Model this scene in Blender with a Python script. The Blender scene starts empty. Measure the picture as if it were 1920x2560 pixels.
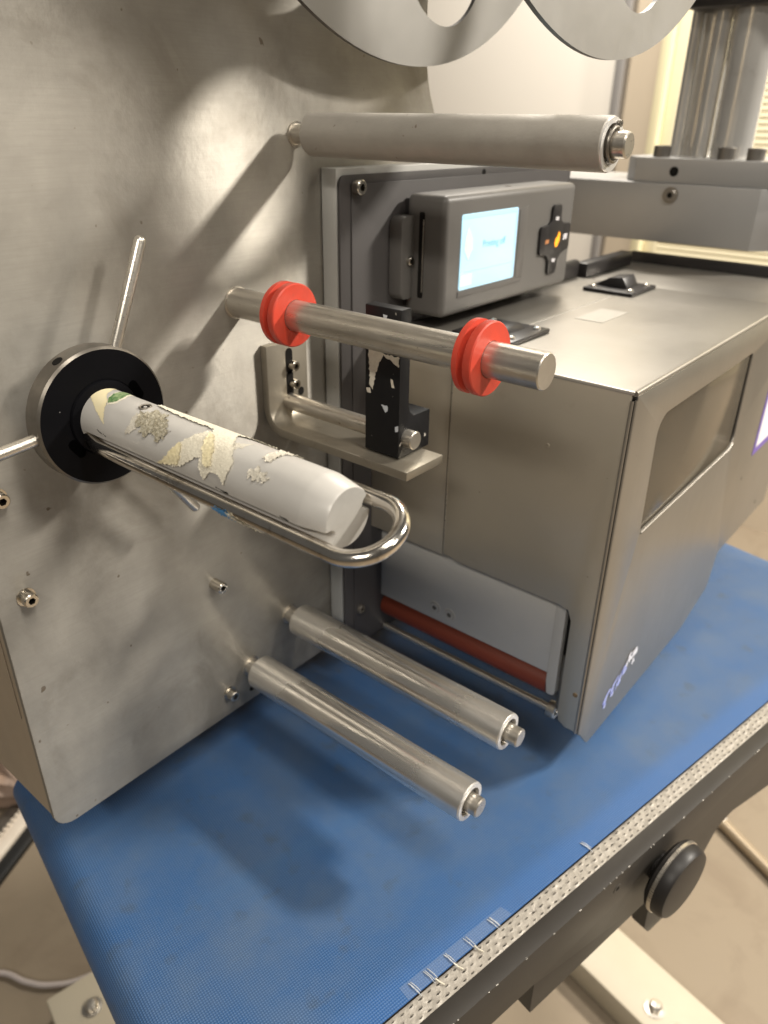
import bpy, bmesh, math, random
from mathutils import Vector, Matrix

random.seed(7)
scene = bpy.context.scene
COL = scene.collection
PI = math.pi
rad = math.radians

# ------------------------------------------------------------------ camera
cam_d = bpy.data.cameras.new("camera")
cam = bpy.data.objects.new("camera", cam_d)
COL.objects.link(cam)
Rw = ((0.63817493, -0.76978623, 0.01272504),
      (-0.34917849, -0.30413058, -0.88632893),
      (0.68615388, 0.56118959, -0.4628813))          # rows: right, down, forward
right = Vector(Rw[0]); up = -Vector(Rw[1]); back = -Vector(Rw[2])
mw = Matrix((right, up, back)).transposed().to_4x4()
mw.translation = Vector((0.0, -0.39, 0.0))
cam.matrix_world = mw
cam_d.sensor_fit = 'VERTICAL'
cam_d.sensor_height = 36.0
cam_d.sensor_width = 27.0
cam_d.lens = 26.498
cam_d.clip_start = 0.02
cam_d.clip_end = 60.0
cam_d.dof.use_dof = True
cam_d.dof.focus_distance = 0.40
cam_d.dof.aperture_fstop = 9.0
scene.camera = cam

# ------------------------------------------------------------------ room light
world = bpy.data.worlds.new("World")
scene.world = world
world.use_nodes = True
bg = world.node_tree.nodes["Background"]
bg.inputs[0].default_value = (1.0, 0.94, 0.85, 1)
bg.inputs[1].default_value = 0.095

def ceiling_lamp(name, loc, sx, sy, power, rot=0.0, col=(1.0, 0.935, 0.835), aim=None):
    d = bpy.data.lights.new(name, 'AREA')
    d.shape = 'RECTANGLE'; d.size = sx; d.size_y = sy
    d.energy = power; d.color = col
    o = bpy.data.objects.new(name, d); COL.objects.link(o)
    o.location = loc
    if aim is not None:
        o.rotation_euler = (Vector(aim) - Vector(loc)).to_track_quat('-Z', 'Y').to_euler()
    else:
        o.rotation_euler = (0, 0, rot)
    return o

ceiling_lamp("ceiling_lamp", (2.18, -1.77, 1.42), 0.24, 0.40, 185)
ceiling_lamp("ceiling_lamp", (0.86, -2.80, 1.42), 0.28, 1.1, 30)
ceiling_lamp("ceiling_lamp", (0.18, -1.15, 1.45), 0.28, 1.1, 24)
ceiling_lamp("ceiling_lamp", (-1.60, -1.00, 1.45), 0.28, 1.1, 42)
ceiling_lamp("ceiling_lamp", (1.75, 0.55, 1.45), 0.25, 0.5, 44)

scene.view_settings.view_transform = 'Standard'
scene.view_settings.look = 'None'
scene.view_settings.gamma = 1.0
scene.view_settings.exposure = 0.06
scene.view_settings.use_curve_mapping = False
scene.cycles.max_bounces = 8
scene.cycles.use_denoising = True

# ------------------------------------------------------------------ materials
def mat(name, col, metal=0.0, rough=0.5, var=None, brush=None, bump=None, spots=None,
        spec=0.5, rvar=0.0, coat=0.0, trans=0.0, emit=None, ior=1.45, alpha=1.0, aniso=0.0,
        stains=None, wear=None, streak=None, tangent=None):
    """var=(scale, amount, colour2); brush=((sx,sy,sz), bump, roughness amount);
    bump=(scale, strength, distance); spots=(scale, threshold, colour); stains=(scale, lo, hi, colour, amount)"""
    m = bpy.data.materials.new(name); m.use_nodes = True
    nt = m.node_tree; N = nt.nodes; L = nt.links
    b = N["Principled BSDF"]
    b.inputs["Base Color"].default_value = (*col, 1)
    b.inputs["Metallic"].default_value = metal
    b.inputs["Roughness"].default_value = rough
    b.inputs["IOR"].default_value = ior
    b.inputs["Specular IOR Level"].default_value = spec
    b.inputs["Coat Weight"].default_value = coat
    b.inputs["Transmission Weight"].default_value = trans
    b.inputs["Alpha"].default_value = alpha
    b.inputs["Anisotropic"].default_value = aniso
    if tangent:
        cx_ = nt.nodes.new("ShaderNodeCombineXYZ")
        for i_ in range(3): cx_.inputs[i_].default_value = tangent[i_]
        nt.links.new(cx_.outputs[0], b.inputs["Tangent"])
    if emit:
        b.inputs["Emission Color"].default_value = (*emit[0], 1)
        b.inputs["Emission Strength"].default_value = emit[1]
    tc = N.new("ShaderNodeTexCoord")
    colout = None
    def noise(scale, detail=4, rough_=0.55, vec=None, dist=0.0):
        n = N.new("ShaderNodeTexNoise"); n.inputs["Scale"].default_value = scale
        n.inputs["Detail"].default_value = detail; n.inputs["Roughness"].default_value = rough_
        n.inputs["Distortion"].default_value = dist
        L.new(vec if vec is not None else tc.outputs["Object"], n.inputs["Vector"])
        return n
    def ramp(src, lo, hi):
        r = N.new("ShaderNodeMapRange"); r.inputs["From Min"].default_value = lo; r.inputs["From Max"].default_value = hi
        L.new(src, r.inputs["Value"]); return r.outputs[0]
    def mixc(a, bcol, fac):
        mx = N.new("ShaderNodeMix"); mx.data_type = 'RGBA'
        if isinstance(a, tuple): mx.inputs[6].default_value = (*a, 1)
        else: L.new(a, mx.inputs[6])
        if isinstance(bcol, tuple): mx.inputs[7].default_value = (*bcol, 1)
        else: L.new(bcol, mx.inputs[7])
        L.new(fac, mx.inputs[0]); return mx.outputs[2]
    def mul(a, k):
        q = N.new("ShaderNodeMath"); q.operation = 'MULTIPLY'; L.new(a, q.inputs[0]); q.inputs[1].default_value = k; return q.outputs[0]
    cur = col
    rsrc = None
    if var:
        n = noise(var[0], 5, 0.6)
        cur = mixc(cur, var[2], mul(ramp(n.outputs[0], 0.35, 0.70), var[1]))
        rsrc = n.outputs[0]
    if stains:
        n = noise(stains[0], 6, 0.65, dist=0.6)
        cur = mixc(cur, stains[3], mul(ramp(n.outputs[0], stains[1], stains[2]), stains[4]))
    if spots:
        n = noise(spots[0], 2, 0.5)
        cur = mixc(cur, spots[2], ramp(n.outputs[0], spots[1], spots[1] + 0.03))
    if streak:      # fine brushing marks: (scale vector, amount, colour)
        mp0 = N.new("ShaderNodeMapping"); mp0.inputs["Scale"].default_value = streak[0]
        L.new(tc.outputs["Object"], mp0.inputs["Vector"])
        n = noise(1.0, 4, 0.7, mp0.outputs[0])
        cur = mixc(cur, streak[2], mul(ramp(n.outputs[0], 0.42, 0.68), streak[1]))
    if not isinstance(cur, tuple):
        L.new(cur, b.inputs["Base Color"])
    height = None; hs = 0.0
    normal = None
    if brush:
        mp = N.new("ShaderNodeMapping"); mp.inputs["Scale"].default_value = brush[0]
        L.new(tc.outputs["Object"], mp.inputs["Vector"])
        n = noise(1.0, 3, 0.6, mp.outputs[0])
        bp = N.new("ShaderNodeBump"); bp.inputs["Strength"].default_value = brush[1]; bp.inputs["Distance"].default_value = 0.0004
        L.new(n.outputs[0], bp.inputs["Height"]); normal = bp.outputs[0]
        mr = N.new("ShaderNodeMapRange")
        mr.inputs["From Min"].default_value = 0.25; mr.inputs["From Max"].default_value = 0.75
        mr.inputs["To Min"].default_value = rough - brush[2]; mr.inputs["To Max"].default_value = rough + brush[2]
        L.new(n.outputs[0], mr.inputs["Value"])
        rout = mr.outputs[0]
        if rvar:
            n2 = noise(14.0, 5, 0.65)
            ad = N.new("ShaderNodeMath"); ad.operation = 'MULTIPLY_ADD'
            L.new(n2.outputs[0], ad.inputs[0]); ad.inputs[1].default_value = rvar * 2; 
            sb = N.new("ShaderNodeMath"); sb.operation = 'SUBTRACT'; L.new(rout, sb.inputs[0]); sb.inputs[1].default_value = rvar
            L.new(sb.outputs[0], ad.inputs[2]); rout = ad.outputs[0]
        L.new(rout, b.inputs["Roughness"])
    elif rvar:
        n2 = noise(22.0, 5, 0.65)
        mr = N.new("ShaderNodeMapRange"); mr.inputs["From Min"].default_value = 0.3; mr.inputs["From Max"].default_value = 0.7
        mr.inputs["To Min"].default_value = rough - rvar; mr.inputs["To Max"].default_value = rough + rvar
        L.new(n2.outputs[0], mr.inputs["Value"]); L.new(mr.outputs[0], b.inputs["Roughness"])
    if bump:
        n = noise(bump[0], 4, 0.6)
        bp = N.new("ShaderNodeBump"); bp.inputs["Strength"].default_value = bump[1]; bp.inputs["Distance"].default_value = bump[2]
        L.new(n.outputs[0], bp.inputs["Height"])
        if normal is not None: L.new(normal, bp.inputs["Normal"])
        normal = bp.outputs[0]
    if normal is not None:
        L.new(normal, b.inputs["Normal"])
    return m

STEEL = (0.60, 0.565, 0.515)
m_plate = mat("brushed_steel_plate", (0.42, 0.395, 0.35), 0.66, 0.49, var=(22, 0.72, (0.275, 0.258, 0.228)), aniso=0.85, tangent=(0, 0, 1),
              brush=((26, 26, 1900), 0.06, 0.03), rvar=0.15, stains=(12, 0.52, 0.70, (0.20, 0.178, 0.145), 0.6),
              spots=(110, 0.725, (0.17, 0.135, 0.10)), bump=(60, 0.30, 0.0010), streak=((30, 30, 700), 0.34, (0.32, 0.30, 0.265)))
m_side = mat("beige_steel_side", (0.56, 0.50, 0.42), 0.75, 0.45, var=(14, 0.5, (0.46, 0.40, 0.33)), spots=(90, 0.76, (0.16, 0.11, 0.08)), rvar=0.08)
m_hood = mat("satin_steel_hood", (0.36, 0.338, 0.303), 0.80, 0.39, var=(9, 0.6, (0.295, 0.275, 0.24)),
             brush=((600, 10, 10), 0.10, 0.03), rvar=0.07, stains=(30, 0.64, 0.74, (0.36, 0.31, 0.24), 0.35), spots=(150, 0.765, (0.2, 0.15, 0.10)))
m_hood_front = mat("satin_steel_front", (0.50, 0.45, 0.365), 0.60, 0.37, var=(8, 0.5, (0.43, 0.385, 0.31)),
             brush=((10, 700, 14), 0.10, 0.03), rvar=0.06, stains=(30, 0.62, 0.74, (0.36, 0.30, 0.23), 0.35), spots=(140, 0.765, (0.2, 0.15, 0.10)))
m_cast = mat("matt_aluminium_sleeve", (0.43, 0.40, 0.355), 0.35, 0.55, var=(45, 0.7, (0.35, 0.325, 0.285)), bump=(420, 0.30, 0.0006),
             stains=(30, 0.58, 0.72, (0.36, 0.32, 0.27), 0.5), spots=(240, 0.73, (0.24, 0.2, 0.16)), rvar=0.06)
m_alu = mat("polished_aluminium_sleeve", (0.80, 0.775, 0.735), 0.9, 0.27, var=(30, 0.5, (0.66, 0.63, 0.58)), brush=((500, 14, 500), 0.16, 0.04),
            rvar=0.07, stains=(60, 0.64, 0.75, (0.42, 0.38, 0.33), 0.5))
def worn_roller():
    m = mat("worn_aluminium_sleeve", (0.86, 0.83, 0.775), 0.90, 0.33, var=(40, 0.5, (0.74, 0.71, 0.655)), stains=(60, 0.64, 0.75, (0.40, 0.36, 0.31), 0.5), brush=((400, 16, 400), 0.12, 0.04))
    nt = m.node_tree; N = nt.nodes; L = nt.links; b = N["Principled BSDF"]
    tc = N.new("ShaderNodeTexCoord"); sp = N.new("ShaderNodeSeparateXYZ"); L.new(tc.outputs["Object"], sp.inputs[0])
    n = N.new("ShaderNodeTexNoise"); n.inputs["Scale"].default_value = 60; n.inputs["Detail"].default_value = 3; L.new(tc.outputs["Object"], n.inputs["Vector"])
    ad = N.new("ShaderNodeMath"); ad.operation = 'MULTIPLY_ADD'; L.new(n.outputs[0], ad.inputs[0]); ad.inputs[1].default_value = 0.045; L.new(sp.outputs[1], ad.inputs[2])
    def mr(src, a, c, lo, hi):
        r = N.new("ShaderNodeMapRange"); L.new(src, r.inputs["Value"]); r.inputs["From Min"].default_value = a; r.inputs["From Max"].default_value = c
        r.inputs["To Min"].default_value = lo; r.inputs["To Max"].default_value = hi; return r.outputs[0]
    a1 = mr(ad.outputs[0], -0.025, -0.035, 0, 1); a2 = mr(ad.outputs[0], -0.110, -0.170, 1, 0)
    k = N.new("ShaderNodeMath"); k.operation = 'MULTIPLY'; L.new(a1, k.inputs[0]); L.new(a2, k.inputs[1])
    old = b.inputs["Roughness"].links[0].from_socket
    mx = N.new("ShaderNodeMix"); mx.data_type = 'FLOAT'; L.new(k.outputs[0], mx.inputs[0]); L.new(old, mx.inputs[2]); mx.inputs[3].default_value = 0.12
    L.new(mx.outputs[0], b.inputs["Roughness"])
    return m
m_worn = worn_roller()
m_alu_white = mat("bare_aluminium_edge", (0.82, 0.80, 0.77), 0.6, 0.40)
m_steel = mat("bright_steel", (0.62, 0.58, 0.515), 0.9, 0.31, var=(60, 0.5, (0.50, 0.46, 0.40)), brush=((900, 30, 900), 0.20, 0.06), rvar=0.05, spots=(260, 0.74, (0.28, 0.23, 0.18)))
m_bracket = mat("dull_bare_steel", (0.36, 0.325, 0.265), 0.75, 0.44, var=(35, 0.6, (0.28, 0.25, 0.20)), stains=(70, 0.60, 0.72, (0.20, 0.165, 0.12), 0.5), rvar=0.07)
m_column = mat("column_chrome", (0.80, 0.78, 0.74), 0.60, 0.15, var=(20, 0.4, (0.60, 0.575, 0.53)), stains=(18, 0.62, 0.74, (0.30, 0.27, 0.23), 0.5), rvar=0.05)
m_turned = mat("turned_steel_end", (0.66, 0.64, 0.60), 0.9, 0.30, var=(200, 0.4, (0.54, 0.52, 0.48)))
m_screw = mat("socket_screw_steel", (0.66, 0.62, 0.55), 1.0, 0.25, var=(300, 0.5, (0.46, 0.42, 0.36)), rvar=0.06)
m_chrome = mat("chrome_wire", (0.78, 0.74, 0.68), 1.0, 0.15, var=(70, 0.6, (0.60, 0.55, 0.48)), stains=(140, 0.57, 0.66, (0.33, 0.28, 0.22), 0.7), rvar=0.07)
m_socket = mat("socket_dark", (0.012, 0.011, 0.010), 0.0, 0.8, spec=0.1)
m_void = mat("open_slot_black", (0.0015, 0.0015, 0.0015), 0.0, 0.9, spec=0.0)
m_black = mat("black_anodised", (0.004, 0.004, 0.005), 0.0, 0.45, spec=0.07, rvar=0.06, spots=(380, 0.765, (0.25, 0.24, 0.23)))
m_rim = mat("dark_rim_metal", (0.16, 0.145, 0.125), 0.7, 0.35, var=(60, 0.6, (0.30, 0.27, 0.23)), rvar=0.1)
m_blackblk = mat("black_plastic_block", (0.008, 0.008, 0.009), 0.0, 0.45, spec=0.3, spots=(170, 0.755, (0.45, 0.42, 0.37)), rvar=0.08)
m_barrel = mat("pale_grey_barrel", (0.55, 0.53, 0.495), 0.10, 0.36, var=(38, 0.6, (0.47, 0.45, 0.42)), spots=(210, 0.745, (0.16, 0.14, 0.12)),
               stains=(60, 0.64, 0.74, (0.40, 0.37, 0.31), 0.45), rvar=0.06)
m_barrel_end = mat("grey_barrel_end", (0.30, 0.29, 0.27), 0.10, 0.55, var=(50, 0.5, (0.42, 0.41, 0.39)), bump=(300, 0.1, 0.0004))
m_red = mat("red_plastic_collar", (0.60, 0.062, 0.034), 0.0, 0.40, var=(140, 0.6, (0.47, 0.055, 0.035)), stains=(120, 0.60, 0.75, (0.30, 0.06, 0.04), 0.5), bump=(500, 0.06, 0.0003))
m_groove = mat("worn_red_groove", (0.55, 0.085, 0.055), 0.0, 0.6, var=(80, 0.8, (0.36, 0.12, 0.08)))
m_redroll = mat("brick_red_rubber", (0.165, 0.030, 0.013), 0.0, 0.60, var=(40, 0.4, (0.13, 0.023, 0.010)))
m_chassis = mat("dark_grey_casting", (0.062, 0.057, 0.056), 0.1, 0.50, var=(30, 0.4, (0.078, 0.072, 0.070)), bump=(600, 0.05, 0.0003))
m_spacer = mat("pale_grey_frame", (0.42, 0.415, 0.39), 0.15, 0.50, var=(30, 0.5, (0.36, 0.35, 0.325)), spots=(200, 0.76, (0.2, 0.17, 0.14)))
m_panel = mat("blue_grey_panel", (0.50, 0.485, 0.455), 0.15, 0.46, var=(16, 0.4, (0.41, 0.405, 0.40)))
m_display = mat("warm_grey_housing", (0.125, 0.118, 0.110), 0.0, 0.44, var=(20, 0.3, (0.112, 0.106, 0.099)), bump=(900, 0.06, 0.0003))
m_display_in = mat("grey_housing_recess", (0.112, 0.105, 0.098), 0.0, 0.48)
m_key = mat("black_rubber_key", (0.018, 0.016, 0.016), 0.0, 0.38)
m_white = mat("white_print", (0.85, 0.82, 0.85), 0.0, 0.5)
m_orange = mat("lit_orange_icon", (0.9, 0.35, 0.02), 0.0, 0.5, emit=((1.0, 0.36, 0.02), 0.9))
m_orange2 = mat("orange_print", (0.75, 0.32, 0.12), 0.0, 0.5)
m_lcd = mat("lit_screen", (0.4, 0.6, 0.7), 0.0, 0.25, emit=((0.43, 0.76, 0.93), 0.60))
m_lcd_edge = mat("lit_screen_edge", (0.4, 0.6, 0.7), 0.0, 0.25, emit=((0.33, 0.58, 0.95), 0.60))
m_lcd_txt = mat("screen_grey_text", (0.3, 0.4, 0.5), 0.0, 0.3, emit=((0.37, 0.66, 0.80), 0.58))
m_lcd_yel = mat("screen_cream_patch", (0.5, 0.55, 0.5), 0.0, 0.3, emit=((0.55, 0.74, 0.68), 0.62))
m_flange = mat("grey_reel_disc", (0.37, 0.36, 0.34), 0.60, 0.48, var=(7, 0.5, (0.32, 0.31, 0.295)), rvar=0.07, stains=(34, 0.66, 0.74, (0.26, 0.24, 0.21), 0.6))
m_flange_edge = mat("dark_disc_edge", (0.15, 0.14, 0.13), 0.5, 0.45)
m_arm = mat("machined_arm", (0.40, 0.395, 0.39), 0.45, 0.42, var=(10, 0.4, (0.34, 0.335, 0.33)), rvar=0.05)
m_bolt = mat("dark_bolt", (0.27, 0.25, 0.225), 0.9, 0.4)
m_belt = None
m_rail = mat("black_coated_rail", (0.034, 0.030, 0.026), 0.0, 0.46, var=(30, 0.5, (0.045, 0.040, 0.034)), bump=(900, 0.08, 0.0004))
m_knob = mat("black_knob_plastic", (0.020, 0.018, 0.017), 0.0, 0.42, spec=0.35, var=(60, 0.4, (0.028, 0.025, 0.022)))
m_chip = mat("chipped_bare_edge", (0.55, 0.52, 0.47), 0.6, 0.4)
m_strip = mat("perforated_pale_strip", (0.43, 0.395, 0.345), 0.2, 0.45, var=(150, 0.7, (0.32, 0.29, 0.25)), rvar=0.1, bump=(420, 0.5, 0.0012))
m_holes = mat("strip_underside", (0.33, 0.30, 0.26), 0.0, 0.8)
m_floor = mat("tan_concrete", (0.225, 0.182, 0.130), 0.0, 0.7, var=(2.6, 0.6, (0.21, 0.165, 0.112)), stains=(9, 0.48, 0.75, (0.15, 0.11, 0.075), 0.6), bump=(40, 0.05, 0.003))
m_foot = mat("cream_painted_foot", (0.47, 0.42, 0.325), 0.0, 0.45, var=(12, 0.5, (0.41, 0.36, 0.275)), spots=(60, 0.76, (0.2, 0.15, 0.1)))
m_wall = mat("tan_wall", (0.62, 0.53, 0.41), 0.0, 0.8, var=(3, 0.3, (0.57, 0.48, 0.37)))
m_wpanel = mat("white_panel", (0.80, 0.755, 0.685), 0.0, 0.55, var=(2, 0.3, (0.76, 0.71, 0.64)))
m_wframe = mat("grey_trim", (0.30, 0.285, 0.275), 0.1, 0.5)
m_sash = mat("pale_yellow_frame", (0.85, 0.78, 0.52), 0.0, 0.5)
m_blind = mat("cream_blind", (0.84, 0.765, 0.55), 0.0, 0.6)
m_paper = mat("cream_label_paper", (0.76, 0.71, 0.58), 0.0, 0.85, var=(130, 0.8, (0.68, 0.625, 0.50)), bump=(900, 0.5, 0.0006), stains=(200, 0.64, 0.76, (0.52, 0.46, 0.35), 0.4))
m_paper_y = mat("yellow_label_paper", (0.78, 0.68, 0.42), 0.0, 0.6, var=(90, 0.5, (0.77, 0.71, 0.52)))
m_green = mat("green_label_print", (0.055, 0.15, 0.045), 0.0, 0.5, var=(420, 0.9, (0.40, 0.47, 0.26)))
m_glue = mat("dirty_glue", (0.50, 0.46, 0.36), 0.0, 0.8, var=(520, 0.95, (0.24, 0.205, 0.13)), bump=(900, 0.9, 0.001))
m_glue2 = mat("pale_glue", (0.64, 0.60, 0.51), 0.0, 0.7, var=(300, 0.7, (0.52, 0.47, 0.38)), bump=(900, 0.6, 0.0008))
m_bluescrap = mat("blue_scrap", (0.08, 0.26, 0.52), 0.0, 0.6)
m_tape = mat("white_fray", (0.55, 0.58, 0.62), 0.0, 0.6)
m_smear = mat("blue_white_smear", (0.24, 0.29, 0.66), 0.0, 0.45, var=(330, 0.9, (0.55, 0.58, 0.80)))
m_smear2 = mat("white_smear", (0.80, 0.80, 0.86), 0.0, 0.4)
m_cable = mat("grey_cable", (0.42, 0.37, 0.35), 0.0, 0.5)
m_hose = mat("black_hose", (0.012, 0.012, 0.012), 0.0, 0.5)
m_cream = mat("cream_plastic", (0.62, 0.56, 0.48), 0.0, 0.5, var=(30, 0.5, (0.50, 0.42, 0.34)))
m_brown = mat("brown_cloth", (0.36, 0.24, 0.17), 0.0, 0.8, var=(16, 0.8, (0.52, 0.42, 0.36)))
m_tanrod = mat("tan_floor_rail", (0.34, 0.27, 0.185), 0.3, 0.4)
m_violet = mat("violet_sticker_border", (0.16, 0.10, 0.42), 0.0, 0.4)
m_sticker = mat("white_sticker", (0.82, 0.80, 0.84), 0.0, 0.4)
m_tapeclear = mat("pale_sticker_patch", (0.40, 0.378, 0.34), 0.6, 0.5, var=(60, 0.5, (0.36, 0.335, 0.30)))
m_inside = mat("dark_interior", (0.10, 0.085, 0.065), 0.2, 0.6, var=(30, 0.5, (0.14, 0.12, 0.09)))
m_lime = mat("green_plastic", (0.34, 0.42, 0.10), 0.0, 0.45)

def smoked():
    m = bpy.data.materials.new("smoked_acrylic"); m.use_nodes = True
    nt = m.node_tree; N = nt.nodes; L = nt.links
    N.remove(N["Principled BSDF"])
    out = N["Material Output"]
    tr = N.new("ShaderNodeBsdfTransparent"); tr.inputs[0].default_value = (0.62, 0.56, 0.46, 1)
    gl = N.new("ShaderNodeBsdfGlossy"); gl.inputs["Roughness"].default_value = 0.12; gl.inputs[0].default_value = (0.9, 0.87, 0.82, 1)
    fr = N.new("ShaderNodeFresnel"); fr.inputs[0].default_value = 1.5
    mx = N.new("ShaderNodeMixShader")
    L.new(fr.outputs[0], mx.inputs[0]); L.new(tr.outputs[0], mx.inputs[1]); L.new(gl.outputs[0], mx.inputs[2])
    df = N.new("ShaderNodeBsdfDiffuse"); df.inputs[0].default_value = (0.27, 0.235, 0.185, 1)
    mx2 = N.new("ShaderNodeMixShader"); mx2.inputs[0].default_value = 0.27
    L.new(mx.outputs[0], mx2.inputs[1]); L.new(df.outputs[0], mx2.inputs[2])
    L.new(mx2.outputs[0], out.inputs[0])
    return m
m_smoke = smoked()

def clear_film():
    m = bpy.data.materials.new("clear_film"); m.use_nodes = True
    nt = m.node_tree; N = nt.nodes; L = nt.links
    N.remove(N["Principled BSDF"]); out = N["Material Output"]
    tr = N.new("ShaderNodeBsdfTransparent")
    df = N.new("ShaderNodeBsdfPrincipled"); df.inputs["Base Color"].default_value = (0.35, 0.45, 0.62, 1); df.inputs["Roughness"].default_value = 0.35
    mx = N.new("ShaderNodeMixShader"); mx.inputs[0].default_value = 0.11
    L.new(tr.outputs[0], mx.inputs[1]); L.new(df.outputs[0], mx.inputs[2]); L.new(mx.outputs[0], out.inputs[0])
    return m
m_film = clear_film()

def belt_material():
    m = bpy.data.materials.new("blue_woven_belt"); m.use_nodes = True
    nt = m.node_tree; N = nt.nodes; L = nt.links; b = N["Principled BSDF"]
    tc = N.new("ShaderNodeTexCoord")
    uvm = N.new("ShaderNodeUVMap")
    sp = N.new("ShaderNodeSeparateXYZ"); L.new(uvm.outputs[0], sp.inputs[0])
    def math_(op, a, bb=None, c=None):
        q = N.new("ShaderNodeMath"); q.operation = op
        for i, v in enumerate((a, bb, c)):
            if v is None: continue
            if isinstance(v, (int, float)): q.inputs[i].default_value = v
            else: L.new(v, q.inputs[i])
        return q.outputs[0]
    k = 2 * PI / 0.0023
    sx = math_('SINE', math_('MULTIPLY', math_('ADD', sp.outputs[0], sp.outputs[1]), k * 0.7071))
    sy = math_('SINE', math_('MULTIPLY', math_('SUBTRACT', sp.outputs[0], sp.outputs[1]), k * 0.7071))
    w = math_('MULTIPLY_ADD', math_('MULTIPLY', sx, sy), 0.5, 0.5)
    n1 = N.new("ShaderNodeTexNoise"); n1.inputs["Scale"].default_value = 16; n1.inputs["Detail"].default_value = 6; n1.inputs["Roughness"].default_value = 0.62
    L.new(uvm.outputs[0], n1.inputs["Vector"])
    mp = N.new("ShaderNodeMapping"); mp.inputs["Scale"].default_value = (3, 26, 1); L.new(uvm.outputs[0], mp.inputs["Vector"])
    n2 = N.new("ShaderNodeTexNoise"); n2.inputs["Scale"].default_value = 1.0; n2.inputs["Detail"].default_value = 5; L.new(mp.outputs[0], n2.inputs["Vector"])
    n3 = N.new("ShaderNodeTexNoise"); n3.inputs["Scale"].default_value = 48; n3.inputs["Detail"].default_value = 3; L.new(uvm.outputs[0], n3.inputs["Vector"])
    def mr(src, a, c, lo=0.0, hi=1.0):
        r = N.new("ShaderNodeMapRange"); L.new(src, r.inputs["Value"])
        r.inputs["From Min"].default_value = a; r.inputs["From Max"].default_value = c; r.inputs["To Min"].default_value = lo; r.inputs["To Max"].default_value = hi
        return r.outputs[0]
    def mix(a, bb, f):
        x = N.new("ShaderNodeMix"); x.data_type = 'RGBA'
        for idx, v in ((6, a), (7, bb)):
            if isinstance(v, tuple): x.inputs[idx].default_value = (*v, 1)
            else: L.new(v, x.inputs[idx])
        L.new(f, x.inputs[0]); return x.outputs[2]
    c = mix((0.023, 0.082, 0.215), (0.062, 0.107, 0.192), mr(n1.outputs[0], 0.36, 0.72))
    c = mix(c, (0.033, 0.105, 0.245), mr(n2.outputs[0], 0.55, 0.8, 0, 0.6))
    c = mix(c, (0.045, 0.07, 0.11), mr(n3.outputs[0], 0.60, 0.74, 0, 0.65))
    # brighter blue strip along the near edge (uv.y = across)
    edge = mr(sp.outputs[1], 0.164, 0.174)
    c = mix(c, (0.026, 0.105, 0.30), math_('MULTIPLY', edge, 0.75))
    # weave: threads catch colour differently
    c = mix(c, (0.135, 0.22, 0.355), mr(w, 0.50, 0.95, 0, 0.48))
    L.new(c, b.inputs["Base Color"])
    b.inputs["Roughness"].default_value = 0.40
    b.inputs["Specular IOR Level"].default_value = 0.55
    bp = N.new("ShaderNodeBump"); bp.inputs["Strength"].default_value = 0.55; bp.inputs["Distance"].default_value = 0.0005
    L.new(w, bp.inputs["Height"]); L.new(bp.outputs[0], b.inputs["Normal"])
    return m
m_belt = belt_material()

# ------------------------------------------------------------------ helpers
OFF = {}
def root_of(o):
    while o.parent is not None: o = o.parent
    return o

def finish(bm, smooth=35):
    bmesh.ops.recalc_face_normals(bm, faces=bm.faces[:])

def mk(name, bm, m, parent=None, base=None, label=None, cat=None, group=None, kind=None, smooth=35, recalc=True):
    if recalc: bmesh.ops.recalc_face_normals(bm, faces=bm.faces[:])
    if parent is not None: off = OFF[root_of(parent).name]
    else: off = Vector(base) if base is not None else Vector((0, 0, 0))
    bmesh.ops.translate(bm, verts=bm.verts[:], vec=-off)
    me = bpy.data.meshes.new(name); bm.to_mesh(me); bm.free()
    if smooth:
        for p in me.polygons: p.use_smooth = True
        me.set_sharp_from_angle(angle=rad(smooth))
    if m is not None:
        for mm in (m if isinstance(m, (list, tuple)) else [m]): me.materials.append(mm)
    o = bpy.data.objects.new(name, me); COL.objects.link(o)
    if parent is not None: o.parent = parent
    else:
        o.location = off; OFF[o.name] = off
        if label: tag(o, label, cat, group)
    if kind: o["kind"] = kind
    return o

def tag(o, label, cat, group=None):
    o["label"] = label; o["category"] = cat
    if group: o["group"] = group

def thing(name, base, label, cat, group=None, rotz=0.0):
    o = bpy.data.objects.new(name, None); COL.objects.link(o)
    o.empty_display_size = 0.02
    o.location = base; o.rotation_euler = (0, 0, rotz)
    OFF[o.name] = Vector(base)
    tag(o, label, cat, group)
    return o

def bevel_bm(bm, w, seg=2, ang=30):
    if w <= 0: return
    es = [e for e in bm.edges if len(e.link_faces) == 2 and e.calc_face_angle(0) > rad(ang)]
    bmesh.ops.bevel(bm, geom=es, offset=w, segments=seg, profile=0.5, affect='EDGES', clamp_overlap=True)

def box(x0, x1, y0, y1, z0, z1, bev=0.0006, seg=2):
    bm = bmesh.new()
    bmesh.ops.create_cube(bm, size=1.0)
    for v in bm.verts:
        v.co = Vector((x0 + (v.co.x + .5) * (x1 - x0), y0 + (v.co.y + .5) * (y1 - y0), z0 + (v.co.z + .5) * (z1 - z0)))
    bmesh.ops.recalc_face_normals(bm, faces=bm.faces[:])
    bevel_bm(bm, bev, seg)
    return bm

OUT = Matrix(((1, 0, 0), (0, 0, -1), (0, 1, 0)))    # local z -> -Y (towards the viewer), local y -> +Z
def frame_to(direction, upv=(0, 0, 1)):
    z = Vector(direction).normalized(); u = Vector(upv)
    if abs(z.dot(u)) > 0.95: u = Vector((1, 0, 0))
    x = u.cross(z).normalized(); y = z.cross(x)
    return Matrix((x, y, z)).transposed()

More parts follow.
